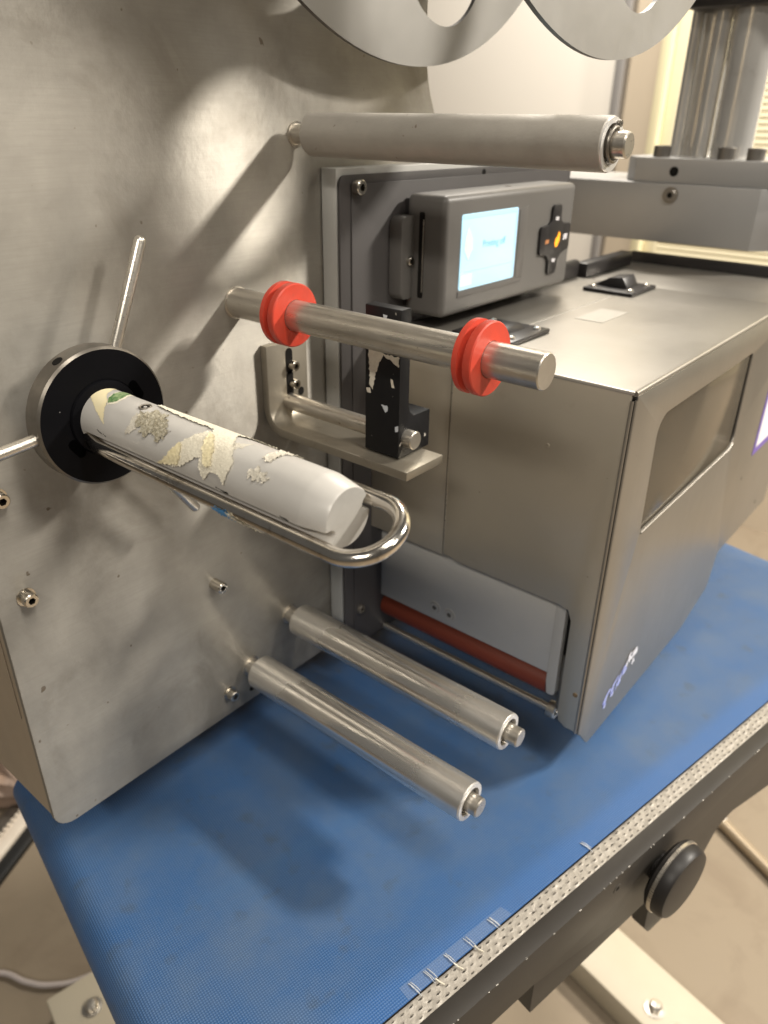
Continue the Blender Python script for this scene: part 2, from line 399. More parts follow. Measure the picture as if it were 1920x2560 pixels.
def lathe(prof, pos, M=OUT, seg=48, bm=None, hexr=(), mats=None, closed=False):
    """prof: list of (r, h) along local z; hexr: indices of rings that are hexagonal"""
    bm = bm or bmesh.new()
    rings = []
    P = Vector(pos)
    for i, (r, h) in enumerate(prof):
        if r < 1e-7:
            rings.append([bm.verts.new(P + M @ Vector((0, 0, h)))])
        else:
            ring = []
            for k in range(seg):
                t = 2 * PI * k / seg
                rr = r
                if i in hexr: rr = r * math.cos(PI / 6) / math.cos((t % (PI / 3)) - PI / 6)
                ring.append(bm.verts.new(P + M @ Vector((rr * math.cos(t), rr * math.sin(t), h))))
            rings.append(ring)
    n = len(rings)
    for i in range(n if closed else n - 1):
        a, b2 = rings[i], rings[(i + 1) % n]
        mi = mats[i] if mats else 0
        if len(a) == 1 and len(b2) == 1: continue
        for k in range(seg):
            if len(a) == 1: f = bm.faces.new((a[0], b2[k], b2[(k + 1) % seg]))
            elif len(b2) == 1: f = bm.faces.new((a[k], b2[0], a[(k + 1) % seg]))
            else: f = bm.faces.new((a[k], b2[k], b2[(k + 1) % seg], a[(k + 1) % seg]))
            f.material_index = mi
    return bm

def screw(name, pos, R, h, parent, M=OUT, washer=True, rs=None, material=None, base=None):
    rs = rs or R * 0.52
    wz = 0.0
    o = None
    if washer:
        wz = R * 0.22
        o_w = None
    prof = [(0, wz + h * 0.45), (rs, wz + h * 0.45), (rs, wz + h), (R * 0.86, wz + h), (R, wz + h - R * 0.14), (R, wz)]
    mats = [1, 0, 0, 0, 0]
    if washer: prof += [(R * 1.30, wz), (R * 1.30, 0.0)]; mats += [0, 0]
    else: prof += [(R, 0.0)] if wz > 0 else []
    bm = lathe(prof, pos, M, 36, hexr=(1, 2), mats=mats + [0, 0])
    return mk(name, bm, [material or m_screw, m_socket], parent)

def poly_plate(outer, holes, to3, d0, d1, bev=0.0):
    """outer/holes: 2D loops; to3(a,b,d) -> 3D; extruded d0..d1"""
    bm = bmesh.new()
    def loop(pts, d):
        vs = [bm.verts.new(to3(a, b, d)) for a, b in pts]
        es = [bm.edges.new((vs[i], vs[(i + 1) % len(vs)])) for i in range(len(vs))]
        return vs, es
    sets = []
    for d in (d0, d1):
        alle = []; allv = []
        for pts in [outer] + list(holes):
            vs, es = loop(pts, d); allv.append(vs); alle += es
        bmesh.ops.triangle_fill(bm, use_beauty=True, use_dissolve=False, edges=alle)
        sets.append(allv)
    for va, vb in zip(sets[0], sets[1]):
        n = len(va)
        for i in range(n):
            bm.faces.new((va[i], va[(i + 1) % n], vb[(i + 1) % n], vb[i]))
    bmesh.ops.recalc_face_normals(bm, faces=bm.faces[:])
    if bev > 0: bevel_bm(bm, bev, 2, 60)
    return bm

def round_poly(pts, radii, n=6):
    out = []
    N_ = len(pts)
    for i in range(N_):
        p0 = Vector(pts[i - 1]); p = Vector(pts[i]); p1 = Vector(pts[(i + 1) % N_])
        r = radii[i] if isinstance(radii, (list, tuple)) else radii
        if r <= 0: out.append(tuple(p)); continue
        a = (p0 - p).normalized(); b = (p1 - p).normalized()
        th = a.angle(b); d = r / math.tan(th / 2)
        d = min(d, (p0 - p).length * .49, (p1 - p).length * .49); r2 = d * math.tan(th / 2)
        c = p + (a + b).normalized() * (r2 / math.sin(th / 2))
        s = p + a * d; e = p + b * d
        v0 = s - c; v1 = e - c
        a0 = math.atan2(v0.y, v0.x); a1 = math.atan2(v1.y, v1.x)
        da = (a1 - a0 + PI) % (2 * PI) - PI
        for k in range(n + 1):
            t = a0 + da * k / n; out.append((c.x + r2 * math.cos(t), c.y + r2 * math.sin(t)))
    return out

def circle(cx, cy, r, n=48): return [(cx + r * math.cos(2 * PI * k / n), cy + r * math.sin(2 * PI * k / n)) for k in range(n)]
def slot(cx, cy, r, half, n=8):
    p = [(cx + r * math.cos(PI * k / n), cy + half + r * math.sin(PI * k / n)) for k in range(n + 1)]
    p += [(cx + r * math.cos(PI + PI * k / n), cy - half + r * math.sin(PI + PI * k / n)) for k in range(n + 1)]
    return p
XZ = lambda a, b, d: (a, d, b)
YZ = lambda a, b, d: (d, a, b)
XY = lambda a, b, d: (a, b, d)

def tube(path, r, seg=16, bm=None, caps=True):
    bm = bm or bmesh.new()
    rings = []
    pts = [Vector(p) for p in path]
    prev = None
    for i, p in enumerate(pts):
        t = (pts[min(i + 1, len(pts) - 1)] - pts[max(i - 1, 0)]).normalized()
        if prev is None:
            u = t.orthogonal().normalized()
        else:
            u = (prev - t * prev.dot(t)).normalized()
        prev = u; v = t.cross(u)
        rr = r[i] if isinstance(r, (list, tuple)) else r
        rings.append([bm.verts.new(p + rr * (math.cos(2 * PI * k / seg) * u + math.sin(2 * PI * k / seg) * v)) for k in range(seg)])
    for a, b in zip(rings[:-1], rings[1:]):
        for k in range(seg): bm.faces.new((a[k], a[(k + 1) % seg], b[(k + 1) % seg], b[k]))
    if caps:
        bm.faces.new(rings[0][::-1]); bm.faces.new(rings[-1])
    return bm

def text_mesh(txt, size):
    cu = bpy.data.curves.new("t", 'FONT'); cu.body = txt; cu.size = size; cu.align_x = 'CENTER'; cu.align_y = 'CENTER'; cu.extrude = 0.00005
    cu.resolution_u = 2
    o = bpy.data.objects.new("t", cu); COL.objects.link(o)
    bpy.context.view_layer.update()
    dg = bpy.context.evaluated_depsgraph_get()
    me = bpy.data.meshes.new_from_object(o.evaluated_get(dg))
    bpy.data.objects.remove(o)
    bm = bmesh.new(); bm.from_mesh(me); bpy.data.meshes.remove(me)
    return bm

# ================================================================== SETTING
FZ = -1.20
bm = bmesh.new(); bmesh.ops.create_grid(bm, x_segments=1, y_segments=1, size=6.0)
for v in bm.verts: v.co.z = FZ
fl = mk("floor", bm, m_floor, smooth=0); fl["kind"] = "structure"

WX = 2.5
wl = mk("wall", box(WX, WX + 0.1, -0.92, 3.5, FZ, 1.7, 0), m_wall, base=(WX, 0, FZ), smooth=0); wl["kind"] = "structure"

bd = thing("white_wall_panel", (WX, 1.4, FZ), "large white flat panel with a grey edge trim behind the top roller", "panel")
mk("panel_face", box(WX - 0.03, WX - 0.001, 0.752, 2.4, FZ + 0.02, 1.5, 0.003), m_wpanel, bd)
mk("edge_trim", box(WX - 0.045, WX - 0.001, 0.722, 0.7505, FZ + 0.02, 1.5, 0.004), m_wframe, bd)
mk("brown_rail", box(WX - 0.05, WX - 0.031, 0.80, 2.3, 0.405, 0.47, 0.003), m_brown, bd)

wb = thing("window_blind", (WX, 0.2, -0.4), "cream slatted window blind behind the chrome column", "blind")
mk("side_frame", box(WX - 0.05, WX - 0.001, 0.585, 0.615, -0.6, 1.3, 0.004), m_sash, wb)
mk("side_jamb", box(WX - 0.02, WX - 0.001, 0.545, 0.584, -0.6, 1.3, 0.002), m_blind, wb)
mk("backing", box(WX - 0.006, WX - 0.001, -0.9, 0.544, -0.6, 1.3, 0), m_blind, wb)
slat_me = None
sz = -0.55
k = 0
while sz < 0.75:
    if slat_me is None:
        bm = bmesh.new()
        pr = [(-0.0005, 0.0095), (-0.0055, 0.004), (-0.0065, -0.004), (-0.004, -0.0095), (-0.0032, -0.0095), (-0.0055, -0.004), (-0.0045, 0.004), (0.0003, 0.0095)]
        a = [bm.verts.new((x, 0.543, z)) for x, z in pr]; b2 = [bm.verts.new((x, -0.9, z)) for x, z in pr]
        for i in range(len(pr)): bm.faces.new((a[i], a[(i + 1) % len(pr)], b2[(i + 1) % len(pr)], b2[i]))
        bm.faces.new(a); bm.faces.new(b2[::-1])
        bmesh.ops.recalc_face_normals(bm, faces=bm.faces[:])
        slat_me = bpy.data.meshes.new("slat"); bm.to_mesh(slat_me); bm.free(); slat_me.materials.append(m_blind)
    s = bpy.data.objects.new("slat", slat_me); COL.objects.link(s); s.parent = wb
    s.location = Vector((WX - 0.008, 0, sz)) - OFF[wb.name]
    sz += 0.0168; k += 1

# ================================================================== BIG PLATE
PL, PB = 0.1335, -0.4303
pt = thing("mounting_plate", (PL, 0.0, PB), "large brushed steel mounting plate carrying the rollers and the spindle", "plate")
out = [(PL, 0.62), (PL, PB + 0.014)]
out += [(PL + 0.014 - 0.014 * math.cos(PI / 2 * k / 6), PB + 0.014 - 0.014 * math.sin(PI / 2 * k / 6)) for k in range(1, 7)]
out += [(0.50, PB), (0.62, -0.10), (0.62, -0.042)]
r_ = 0.094; z0_ = 0.052
for k in range(13):
    a = PI / 2 * (1 - k / 12)
    out.append((0.5185 + r_ - r_ * math.cos(a), z0_ - r_ * math.sin(a)) if k < 13 else None)
# goes from (0.6125,-0.042) back to (0.5185,0.052)
out = [p for p in out]
out += [(0.5185, 0.62)]
# clean ordering
outer = out
bm = poly_plate(outer, [], XZ, 0.0, 0.004, 0.0)
bevel_bm(bm, 0.0007, 2, 60)
mk("face_sheet", bm, m_plate, pt)
mk("side_return", box(PL + 0.0012, PL + 0.22, 0.0042, 0.20, PB + 0.010, 0.61, 0.001), m_side, pt)
mk("unseen_rear_body", box(PL + 0.2215, 0.742, 0.0062, 0.20, PB + 0.004, -0.046, 0.001), m_side, pt)  # unseen body box, added to keep the rear lamp off the belt
mk("side_cap", box(PL + 0.0004, PL + 0.0011, 0.012, 0.199, -0.338, 0.60, 0.0003), m_side, pt)
screw("socket_screw", (0.150, 0, -0.2482), 0.0043, 0.0066, pt)
screw("socket_screw", (0.1475, 0, -0.1835), 0.0043, 0.0066, pt)
screw("socket_screw", (0.281, 0, -0.3035), 0.0042, 0.011, pt, washer=False)
screw("socket_screw", (0.2845, 0, -0.4090), 0.0042, 0.0070, pt)
bm = lathe([(0, 0.0004), (0.0022, 0.0004), (0.0026, 0.0)], (0.3075, 0, -0.4195), OUT, 20)
mk("plug", bm, m_socket, pt)

# ================================================================== ROLLERS
def idler(name, x, z, r, y_sl0, y_sl1, y_end, rs, label, smat, steps, collar=True):
    t = thing(name, (x, 0, z), label, "roller", "idler rollers sticking out of the plate")
    if steps:
        prof = [(r * 0.80, -y_sl0), (r - 0.0012, -y_sl0 + 0.0), (r, -y_sl0 + 0.0014), (r, -y_sl1 - 0.0008), (r - 0.0008, -y_sl1), (r * 0.74, -y_sl1), (r * 0.74, -y_sl1 - 0.004)]
    b_ = lathe(prof, (x, 0, z), OUT, 64)
    sl = mk("sleeve", b_, smat, t)
    mk("rim", lathe([(r * 0.74, -y_sl1 - 0.0001), (r * 0.74, -y_sl1 + 0.0004), (r - 0.0005, -y_sl1 + 0.0004), (r - 0.0004, -y_sl1 - 0.0006)], (x, 0, z), OUT, 64), m_alu_white, sl)
    # bearing: outer race, gap, inner race
    be = mk("bearing", lathe([(r * 0.74, -y_sl1 - 0.0016), (r * 0.64, -y_sl1 - 0.0016), (r * 0.62, -y_sl1 - 0.0024), (r * 0.50, -y_sl1 - 0.0024), (r * 0.48, -y_sl1 - 0.0012), (rs, -y_sl1 - 0.0012)], (x, 0, z), OUT, 48), m_rim, t)
    mk("shaft", lathe([(rs * 1.25, 0.0), (rs * 1.25, 0.001), (rs, 0.001), (rs, -y_end - 0.0008), (rs - 0.0008, -y_end), (0, -y_end)], (x, 0, z), OUT, 40), m_steel, t)
    if collar:
        # circlip: split ring with two eyes
        cl = bmesh.new()
        h = -y_sl1 + 0.0016
        pts = [(x + (rs + 0.0016) * math.cos(a), -h, z + (rs + 0.0016) * math.sin(a)) for a in [rad(75 + 310 * i / 40) for i in range(41)]]
        tube(pts, 0.0009, 8, cl)
        for a in (70, 35):
            ang_ = rad(a if a == 70 else 30)
            lathe([(0.0005, 0.0008), (0.0016, 0.0008), (0.0016, -0.0008), (0.0005, -0.0008)], (x + (rs + 0.0036) * math.cos(ang_), -h, z + (rs + 0.0036) * math.sin(ang_)), OUT, 12, bm=cl, closed=True)
        mk("circlip", cl, m_rim, t)
    return t

idler("idler_roller", 0.3818, -0.0098, 0.01262, -0.0145, -0.2162, -0.2255, 0.0061, "matt grey roller above the display, highest of the rollers", m_cast, True)
idler("idler_roller", 0.3535, -0.3690, 0.0134, -0.0125, -0.2125, -0.2225, 0.0067, "shiny aluminium roller low on the plate, nearer the red rubber roller", m_worn, True, False)
idler("idler_roller", 0.3082, -0.3958, 0.0138, -0.0115, -0.2140, -0.2225, 0.0067, "shiny aluminium roller lowest on the plate, nearest the blue belt", m_worn, True, False)

# ================================================================== ROD WITH RED COLLARS
rx, rz = 0.3227, -0.1073
t = thing("guide_rod", (rx, 0, rz), "thick steel rod with two red grooved collars above the sensor bracket", "rod")
mk("rod", lathe([(0.0104, 0), (0.0104, 0.0006), (0.00935, 0.0006), (0.00935, 0.2256), (0.0088, 0.2262)], (rx, 0, rz), OUT, 56), m_steel, t)
mk("end_face", lathe([(0.0088, 0.2262), (0.0040, 0.2261), (0, 0.2261)], (rx, 0, rz), OUT, 56), m_turned, t)
def red_collar(y0, wd):
    R = 0.0191
    h0 = -y0 - wd
    prof = [(0.00955, h0), (R - 0.0006, h0), (R, h0 + 0.0006), (R, h0 + wd * 0.30), (R - 0.0046, h0 + wd * 0.36), (R - 0.0046, h0 + wd * 0.52), (R - 0.0003, h0 + wd * 0.58), (R, h0 + wd * 0.62),
            (R, h0 + wd - 0.0006), (R - 0.0006, h0 + wd), (0.00955, h0 + wd)]
    c = mk("collar", lathe(prof, (rx, 0, rz), OUT, 72, mats=[0, 0, 0, 0, 1, 0, 0, 0, 0, 0]), [m_red, m_groove], t)
    return c
red_collar(-0.0545, 0.0122)
red_collar(-0.1945, 0.0118)

# ================================================================== SPINDLE
sx_, sz_ = 0.198, -0.1425
sp = thing("core_spindle", (sx_, 0, sz_), "pale grey label core spindle with torn paper scraps and a chrome wire loop", "spindle")
mk("axle", lathe([(0.012, 0), (0.012, 0.026)], (sx_, 0, sz_), OUT, 32), m_rim, sp)
HB, HF, HR = 0.0235, 0.0365, 0.0372
prof = [(0.010, HB), (HR - 0.001, HB), (HR, HB + 0.001), (HR, HF - 0.0012), (HR - 0.0012, HF)]
dk = mk("hub_disc", lathe([(HR - 0.0012, HF), (0.0205, HF), (0.0196, HF - 0.0016), (0.0160, HF - 0.0016), (0.0152, HF - 0.0030), (0.010, HF - 0.0030)], (sx_, 0, sz_), OUT, 96), m_black, sp)
mk("hub_rim", lathe(prof, (sx_, 0, sz_), OUT, 96), m_rim, dk)
# raised collar round the barrel
mk("hub_collar", lathe([(0.0205, HF - 0.001), (0.0196, HF + 0.0012), (0.0168, HF + 0.0018), (0.0153, HF + 0.0018), (0.0153, HF - 0.002)], (sx_, 0, sz_), OUT, 80), m_black, dk)
for aa in (27, 213):
    a = rad(aa)
    c_ = (sx_ + 0.0225 * math.cos(a), 0, sz_ + 0.0225 * math.sin(a))
    bmh = bmesh.new()
    pts = round_poly([(-0.0058, -0.0026), (0.0058, -0.0026), (0.0058, 0.0026), (-0.0058, 0.0026)], 0.0024, 5)
    ta = a + PI / 2
    vs = [bmh.verts.new((c_[0] + u * math.cos(ta) - v * math.sin(ta), -HF - 0.0003, c_[2] + u * math.sin(ta) + v * math.cos(ta))) for u, v in pts]
    bmh.faces.new(vs)
    vs2 = [bmh.verts.new((v.co.x, -HF + 0.0002, v.co.z)) for v in vs]
    for i in range(len(vs)): bmh.faces.new((vs[i], vs[(i + 1) % len(vs)], vs2[(i + 1) % len(vs)], vs2[i]))
    mk("bar_slot", bmh, m_void, dk, smooth=0)
# small hole in rim
a = rad(118)
mk("rim_hole", lathe([(0, 0.0002), (0.0028, 0.0002), (0.0030, -0.0005)], (sx_ + HR * math.cos(a), -0.030, sz_ + HR * math.sin(a)), frame_to((math.cos(a), 0, math.sin(a))), 20), m_socket, dk)
for aa in (65.5, 185.5, 305.0):
    a = rad(aa); d = Vector((math.cos(a), 0, math.sin(a)))
    p = Vector((sx_, -0.0305, sz_))
    L0, L1 = 0.034, 0.0955
    pr = [(0.0032, L0), (0.0032, L1 - 0.0028), (0.0029, L1 - 0.0014), (0.0020, L1 - 0.0004), (0, L1)]
    mk("lever", lathe(pr, p, frame_to(d), 28), m_steel, sp)
# barrel with two grooves
BR = 0.0156; PHI = rad(13)
NS = 144
def barrel_ring(y, r, depth, bm):
    ring = []
    for k in range(NS):
        th = 2 * PI * k / NS
        rr = r
        for g in (PHI, rad(203.5)):
            dth = (th - g + PI) % (2 * PI) - PI
            dist = abs(dth) * BR
            w = 0.0043
            if dist < w and depth > 0:
                rr = r - depth * math.sqrt(max(0.0, 1 - (dist / w) ** 2)) ** 0.8
        ring.append(bm.verts.new((sx_ + rr * math.cos(th), y, sz_ + rr * math.sin(th))))
    return ring
bm = bmesh.new()
rows = [(-0.030, BR, 0), (-0.040, BR, 0.0), (-0.0425, BR, 0.0022), (-0.0455, BR, 0.0040), (-0.07, BR, 0.0052)]
rows += [(-0.07 - 0.126 * i / 8, BR, 0.0052) for i in range(1, 9)]
rows += [(-0.1975, BR - 0.0002, 0.0052), (-0.2085, BR - 0.0022, 0.0046), (-0.2096, BR - 0.0028, 0.0042)]
rings = [barrel_ring(y, r, d, bm) for y, r, d in rows]
for a_, b_ in zip(rings[:-1], rings[1:]):
    for k in range(NS): bm.faces.new((a_[k], a_[(k + 1) % NS], b_[(k + 1) % NS], b_[k]))
brl = mk("barrel", bm, m_barrel, sp, smooth=40)
bm = bmesh.new()
er = barrel_ring(-0.2096, BR - 0.0028, 0.0042, bm); ce = bm.verts.new((sx_, -0.2100, sz_))
for k in range(NS): bm.faces.new((er[k], er[(k + 1) % NS], ce))
mk("barrel_end", bm, m_barrel_end, sp)
# chrome wire loop
WR = 0.0036; OFFR = 0.0168
LEG2 = Vector((0.0152, 0, 0.0036)); LEG1 = Vector((-0.0166, 0, -0.0073))
d2 = (LEG2 - LEG1).normalized(); OFFR = (LEG2 - LEG1).length / 2
C0 = Vector((sx_, 0, sz_)) + (LEG1 + LEG2) / 2
path = []
p_in = OFFR - 0.006
for y, o_ in ((-0.036, p_in), (-0.040, p_in + 0.001), (-0.0445, p_in + 0.0035), (-0.049, OFFR - 0.0010), (-0.054, OFFR)):
    path.append(C0 + d2 * o_ + Vector((0, y, 0)))
YB = -0.2370 + WR + OFFR
for i in range(1, 13): path.append(C0 + d2 * OFFR + Vector((0, -0.054 + (YB + 0.054) * i / 12, 0)))
for i in range(1, 24):
    a = PI * i / 24
    path.append(C0 + d2 * (OFFR * math.cos(a)) + Vector((0, YB - OFFR * math.sin(a), 0)))
path2 = [C0 - d2 * (p - C0).dot(d2) + Vector((0, p.y, 0)) for p in path[:17]][::-1]
path += path2
wire = mk("wire_loop", tube(path, WR, 24), m_chrome, sp)

# paper scraps on the barrel
def inside(p, poly):
    x, y = p; c = False; n = len(poly); j = n - 1
    for i in range(n):
        xi, yi = poly[i]; xj, yj = poly[j]
        if (yi > y) != (yj > y) and x < (xj - xi) * (y - yi) / (yj - yi) + xi: c = not c
        j = i
    return c
def hnoise(i, j, s=0):
    v = math.sin(i * 127.1 + j * 311.7 + s * 74.7) * 43758.5453
    return v - math.floor(v)
def scrap(name, poly, m, lift=0.0002, jag=0.0007, step=0.0006, seed=0, curl=0.0, rgh=0.0002, thick=0.00015, cyl=(sx_, sz_, BR), parent=None):
    poly = [(y, (th if th > -1.0 else th + 2 * PI) * cyl[2]) for y, th in poly]
    # densify and roughen the outline
    out_ = []
    for i in range(len(poly)):
        a = Vector(poly[i]); b = Vector(poly[(i + 1) % len(poly)])
        n = max(1, int((b - a).length / 0.0011))
        nrm = Vector((-(b - a).y, (b - a).x)).normalized() if (b - a).length > 0 else Vector((0, 0))
        for k2 in range(n):
            q = a.lerp(b, k2 / n) + nrm * (random.uniform(-1, 1) * jag)
            out_.append((q.x, q.y))
    xs = [p[0] for p in out_]; ys = [p[1] for p in out_]
    bm = bmesh.new(); V = {}
    def vert(i, j):
        if (i, j) in V: return V[(i, j)]
        y = min(xs) + i * step + (hnoise(i, j, seed) - .5) * step * 0.7
        s = min(ys) + j * step + (hnoise(i, j, seed + 3) - .5) * step * 0.7
        th = s / cyl[2]
        ri = cyl[2] + lift + rgh * hnoise(i, j, seed + 9)
        V[(i, j)] = bm.verts.new((cyl[0] + ri * math.cos(th), y, cyl[1] + ri * math.sin(th)))
        return V[(i, j)]
    ni = int((max(xs) - min(xs)) / step) + 1; nj = int((max(ys) - min(ys)) / step) + 1
    for i in range(ni):
        for j in range(nj):
            if inside((min(xs) + (i + .5) * step, min(ys) + (j + .5) * step), out_):
                bm.faces.new((vert(i, j), vert(i + 1, j), vert(i + 1, j + 1), vert(i, j + 1)))
    # curl free edges outward a little
    if curl:
        ax = Vector((cyl[0], 0, cyl[1]))
        for v in bm.verts:
            if any(len(e.link_faces) == 1 for e in v.link_edges) and random.random() < 0.5:
                d = Vector((v.co.x - cyl[0], 0, v.co.z - cyl[1])).normalized()
                v.co += d * random.uniform(0, curl)
    bmesh.ops.recalc_face_normals(bm, faces=bm.faces[:])
    return mk(name, bm, m, parent or brl, smooth=60)
TOP = 0.86
scrap("paper_scrap", [(-0.036, 1.995), (-0.0352, 1.637), (-0.0369, TOP), (-0.0463, 1.775), (-0.0523, 1.999), (-0.0594, 2.763), (-0.0536, 2.575), (-0.0442, 2.267)], m_paper_y, jag=0.0001, step=0.0005, rgh=0.00003)
scrap("paper_scrap", [(-0.0546, 2.13), (-0.0496, 1.86), (-0.0472, 1.455), (-0.0456, TOP), (-0.0522, TOP), (-0.0592, 1.60), (-0.0590, 1.96)], m_paper, jag=0.0002, step=0.0005, rgh=0.00005, lift=0.00015)
scrap("green_print", [(-0.0541, 2.06), (-0.0504, 1.843), (-0.0482, 1.47), (-0.0467, 1.0), (-0.0512, 1.0), (-0.0578, 1.62), (-0.0578, 1.90)], m_green, jag=0.0002, step=0.0005, rgh=0.00004, lift=0.00032)
scrap("glue_patch", [(-0.0798, 2.076), (-0.0823, 1.847), (-0.0911, 1.636), (-0.0974, 1.757), (-0.1001, 2.031), (-0.1086, 2.232), (-0.1034, 2.5), (-0.0975, 2.539), (-0.0893, 2.529), (-0.0846, 2.36)], m_glue, jag=0.0022, step=0.0005, rgh=0.0007, curl=0.0006, seed=4, lift=0.0002)
scrap("glue_patch", [(-0.0768, 2.747), (-0.0784, 2.437), (-0.0774, 2.034), (-0.081, 2.048), (-0.0846, 2.471), (-0.081, 2.743)], m_glue2, jag=0.0008, step=0.0005, rgh=0.0002, seed=5)
scrap("paper_scrap", [(-0.0772, 0.7), (-0.0903, 0.6), (-0.1126, 0.6), (-0.1263, 0.6), (-0.1396, 0.6), (-0.1555, 0.8), (-0.1575, TOP), (-0.1466, 1.013), (-0.1399, 1.359), (-0.146, 1.767), (-0.1502, 2.076), (-0.1544, 2.369),
      (-0.1524, 3.019), (-0.1488, 2.838), (-0.1434, 2.782), (-0.1386, 3.102), (-0.1343, 2.822), (-0.1338, 2.529), (-0.1305, 2.623), (-0.1262, 2.84), (-0.1194, 3.078), (-0.1119, 3.12), (-0.1037, 3.22),
      (-0.1093, 3.049), (-0.1196, 2.243), (-0.1214, 2.084), (-0.127, 1.683), (-0.1291, 1.70), (-0.1268, 1.50), (-0.1072, 1.50), (-0.0892, 1.42), (-0.0790, 1.30)], m_paper, jag=0.0004, step=0.0004, rgh=0.00025, curl=0.0005, seed=6, lift=0.0005)
scrap("paper_scrap", [(-0.1095, 3.02), (-0.1180, 2.36), (-0.1200, 2.45), (-0.1215, 2.75), (-0.1200, 3.0), (-0.1110, 3.12), (-0.1045, 3.19)], m_paper_y, jag=0.0003, step=0.0005, rgh=0.0003, lift=0.0010, seed=8, curl=0.0004)
scrap("paper_scrap", [(-0.1290, 1.75), (-0.1330, 1.80), (-0.1395, 2.2), (-0.1430, 2.65), (-0.1385, 2.75), (-0.1345, 2.45), (-0.1310, 2.05)], m_paper_y, jag=0.0006, step=0.0005, rgh=0.0004, lift=0.0011, seed=9, curl=0.0004)
scrap("glue_patch", [(-0.1446, 1.724), (-0.1502, 1.58), (-0.1524, 1.396), (-0.1522, 1.779), (-0.1482, 1.96)], m_glue2, jag=0.0005, step=0.0005, rgh=0.00005, seed=10, lift=0.0001)
scrap("paper_scrap", [(-0.1662, 1.891), (-0.1665, 1.451), (-0.1669, TOP), (-0.1736, TOP), (-0.1719, 1.568), (-0.1718, 1.992)], m_glue2, jag=0.0008, step=0.0005, rgh=0.0004, curl=0.0008, seed=11)
scrap("paper_scrap", [(-0.164, 2.48), (-0.1672, 2.221), (-0.1725, 2.267), (-0.177, 2.418), (-0.1716, 2.531), (-0.1669, 2.539)], m_glue2, jag=0.0016, step=0.0005, rgh=0.0005, curl=0.0006, seed=12)
for y0, t0, y1, t1 in ((-0.0535, 3.00, -0.0575, 3.10), (-0.0585, 3.06, -0.0610, 3.13), (-0.1457, 3.19, -0.1539, 3.235), (-0.186, 3.20, -0.191, 3.25)):
    scrap("scuff_mark", [(y0, t0), (y1, t1 - 0.02), (y1, t1 + 0.03), (y0, t0 + 0.03)], m_socket, jag=0.0002, step=0.0003, rgh=0.0, lift=0.00005, seed=13)
# set screw hole in barrel top
th = 1.63
nd = Vector((math.cos(th), 0, math.sin(th)))
ph = Vector((sx_, -0.0766, sz_)) + nd * BR
mk("set_screw_hole", lathe([(0, -0.0001), (0.0022, 0.0001), (0.0028, 0.0005), (0.0033, 0.0002), (0.0035, -0.0005)], ph, frame_to(nd), 28, mats=[1, 0, 0, 0]), [m_steel, m_socket], brl)
# scraps on the wire loop
lc = C0 - d2 * OFFR
def wire_scrap(name, poly, m, seed):
    scrap(name, poly, m, jag=0.0004, step=0.0004, rgh=0.0004, lift=0.0003, seed=seed, curl=0.0006, cyl=(lc.x, lc.z, WR), parent=wire)
wire_scrap("paper_scrap", [(-0.1485, 3.3), (-0.1560, 3.0), (-0.1640, 3.9), (-0.1560, 4.3)], m_bluescrap, 21)
wire_scrap("paper_scrap", [(-0.1575, 3.0), (-0.1700, 3.9), (-0.1780, 4.7), (-0.1640, 4.7), (-0.1590, 3.9)], m_paper, 22)

# ================================================================== SENSOR BRACKET
lb = thing("sensor_bracket", (0.34, 0, -0.20), "bent steel bracket with a black sensor arm on a thin rod", "bracket")
X0, X1 = 0.3397, 0.3785
# profile in Y-Z: vertical leg on the plate, inside bend, shelf towards the viewer
prof = []
ro, ri = 0.0185, 0.0125
zt_, zb_, ye, th_ = -0.1390, -0.2018, -0.1298, 0.0060
prof = [(0.0, zt_), (-th_, zt_)]
for k in range(9):
    a = PI / 2 * k / 8
    prof.append((-th_ - ri + ri * math.cos(a), zb_ + th_ + ri - ri * math.sin(a)))
prof += [(ye, zb_ + th_), (ye, zb_)]
for k in range(9):
    a = PI / 2 * (1 - k / 8)
    prof.append((-ro + ro * math.cos(a), zb_ + ro - ro * math.sin(a)))
bm = bmesh.new()
va = [bm.verts.new((X0, y - 0.0002, z)) for y, z in prof]; vb = [bm.verts.new((X1, y - 0.0002, z)) for y, z in prof]
n = len(prof)
for i in range(n): bm.faces.new((va[i], va[(i + 1) % n], vb[(i + 1) % n], vb[i]))
fa = bm.faces.new(va[::-1]); fb = bm.faces.new(vb)
bmesh.ops.recalc_face_normals(bm, faces=bm.faces[:])
bevel_bm(bm, 0.0005, 2, 50)
mk("bent_plate", bm, m_bracket, lb, smooth=30)
def dark_slot(cx, cz, r, half, y, par):
    bm = bmesh.new()
    pts = slot(cx, cz, r, half)
    f = [bm.verts.new((a, y - 0.0004, b)) for a, b in pts]; g = [bm.verts.new((a, y + 0.0006, b)) for a, b in pts]
    bm.faces.new(f)
    for i in range(len(f)): bm.faces.new((f[i], f[(i + 1) % len(f)], g[(i + 1) % len(f)], g[i]))
    return mk("slot_hole", bm, m_socket, par, smooth=0)
dark_slot(0.3606, -0.1530, 0.0031, 0.0062, -0.0062, lb)
dark_slot(0.3606, -0.1695, 0.0031, 0.0062, -0.0062, lb)
dark_slot(0.3712, -0.1776, 0.0026, 0.0005, -0.0062, lb)
screw("socket_screw", (0.3622, -0.0062, -0.1563), 0.0036, 0.0058, lb, washer=False)
screw("socket_screw", (0.3624, -0.0062, -0.1697), 0.0036, 0.0058, lb, washer=False)
ax_, az_ = 0.3502, -0.1788
X_r2, Z_r2 = 0.3535, -0.1790
mk("thin_rod", lathe([(0.0060, 0.006), (0.0060, 0.1208), (0.0054, 0.1214)], (X_r2 + 0.006, 0, Z_r2 - 0.0035), OUT, 40), m_steel, lb)
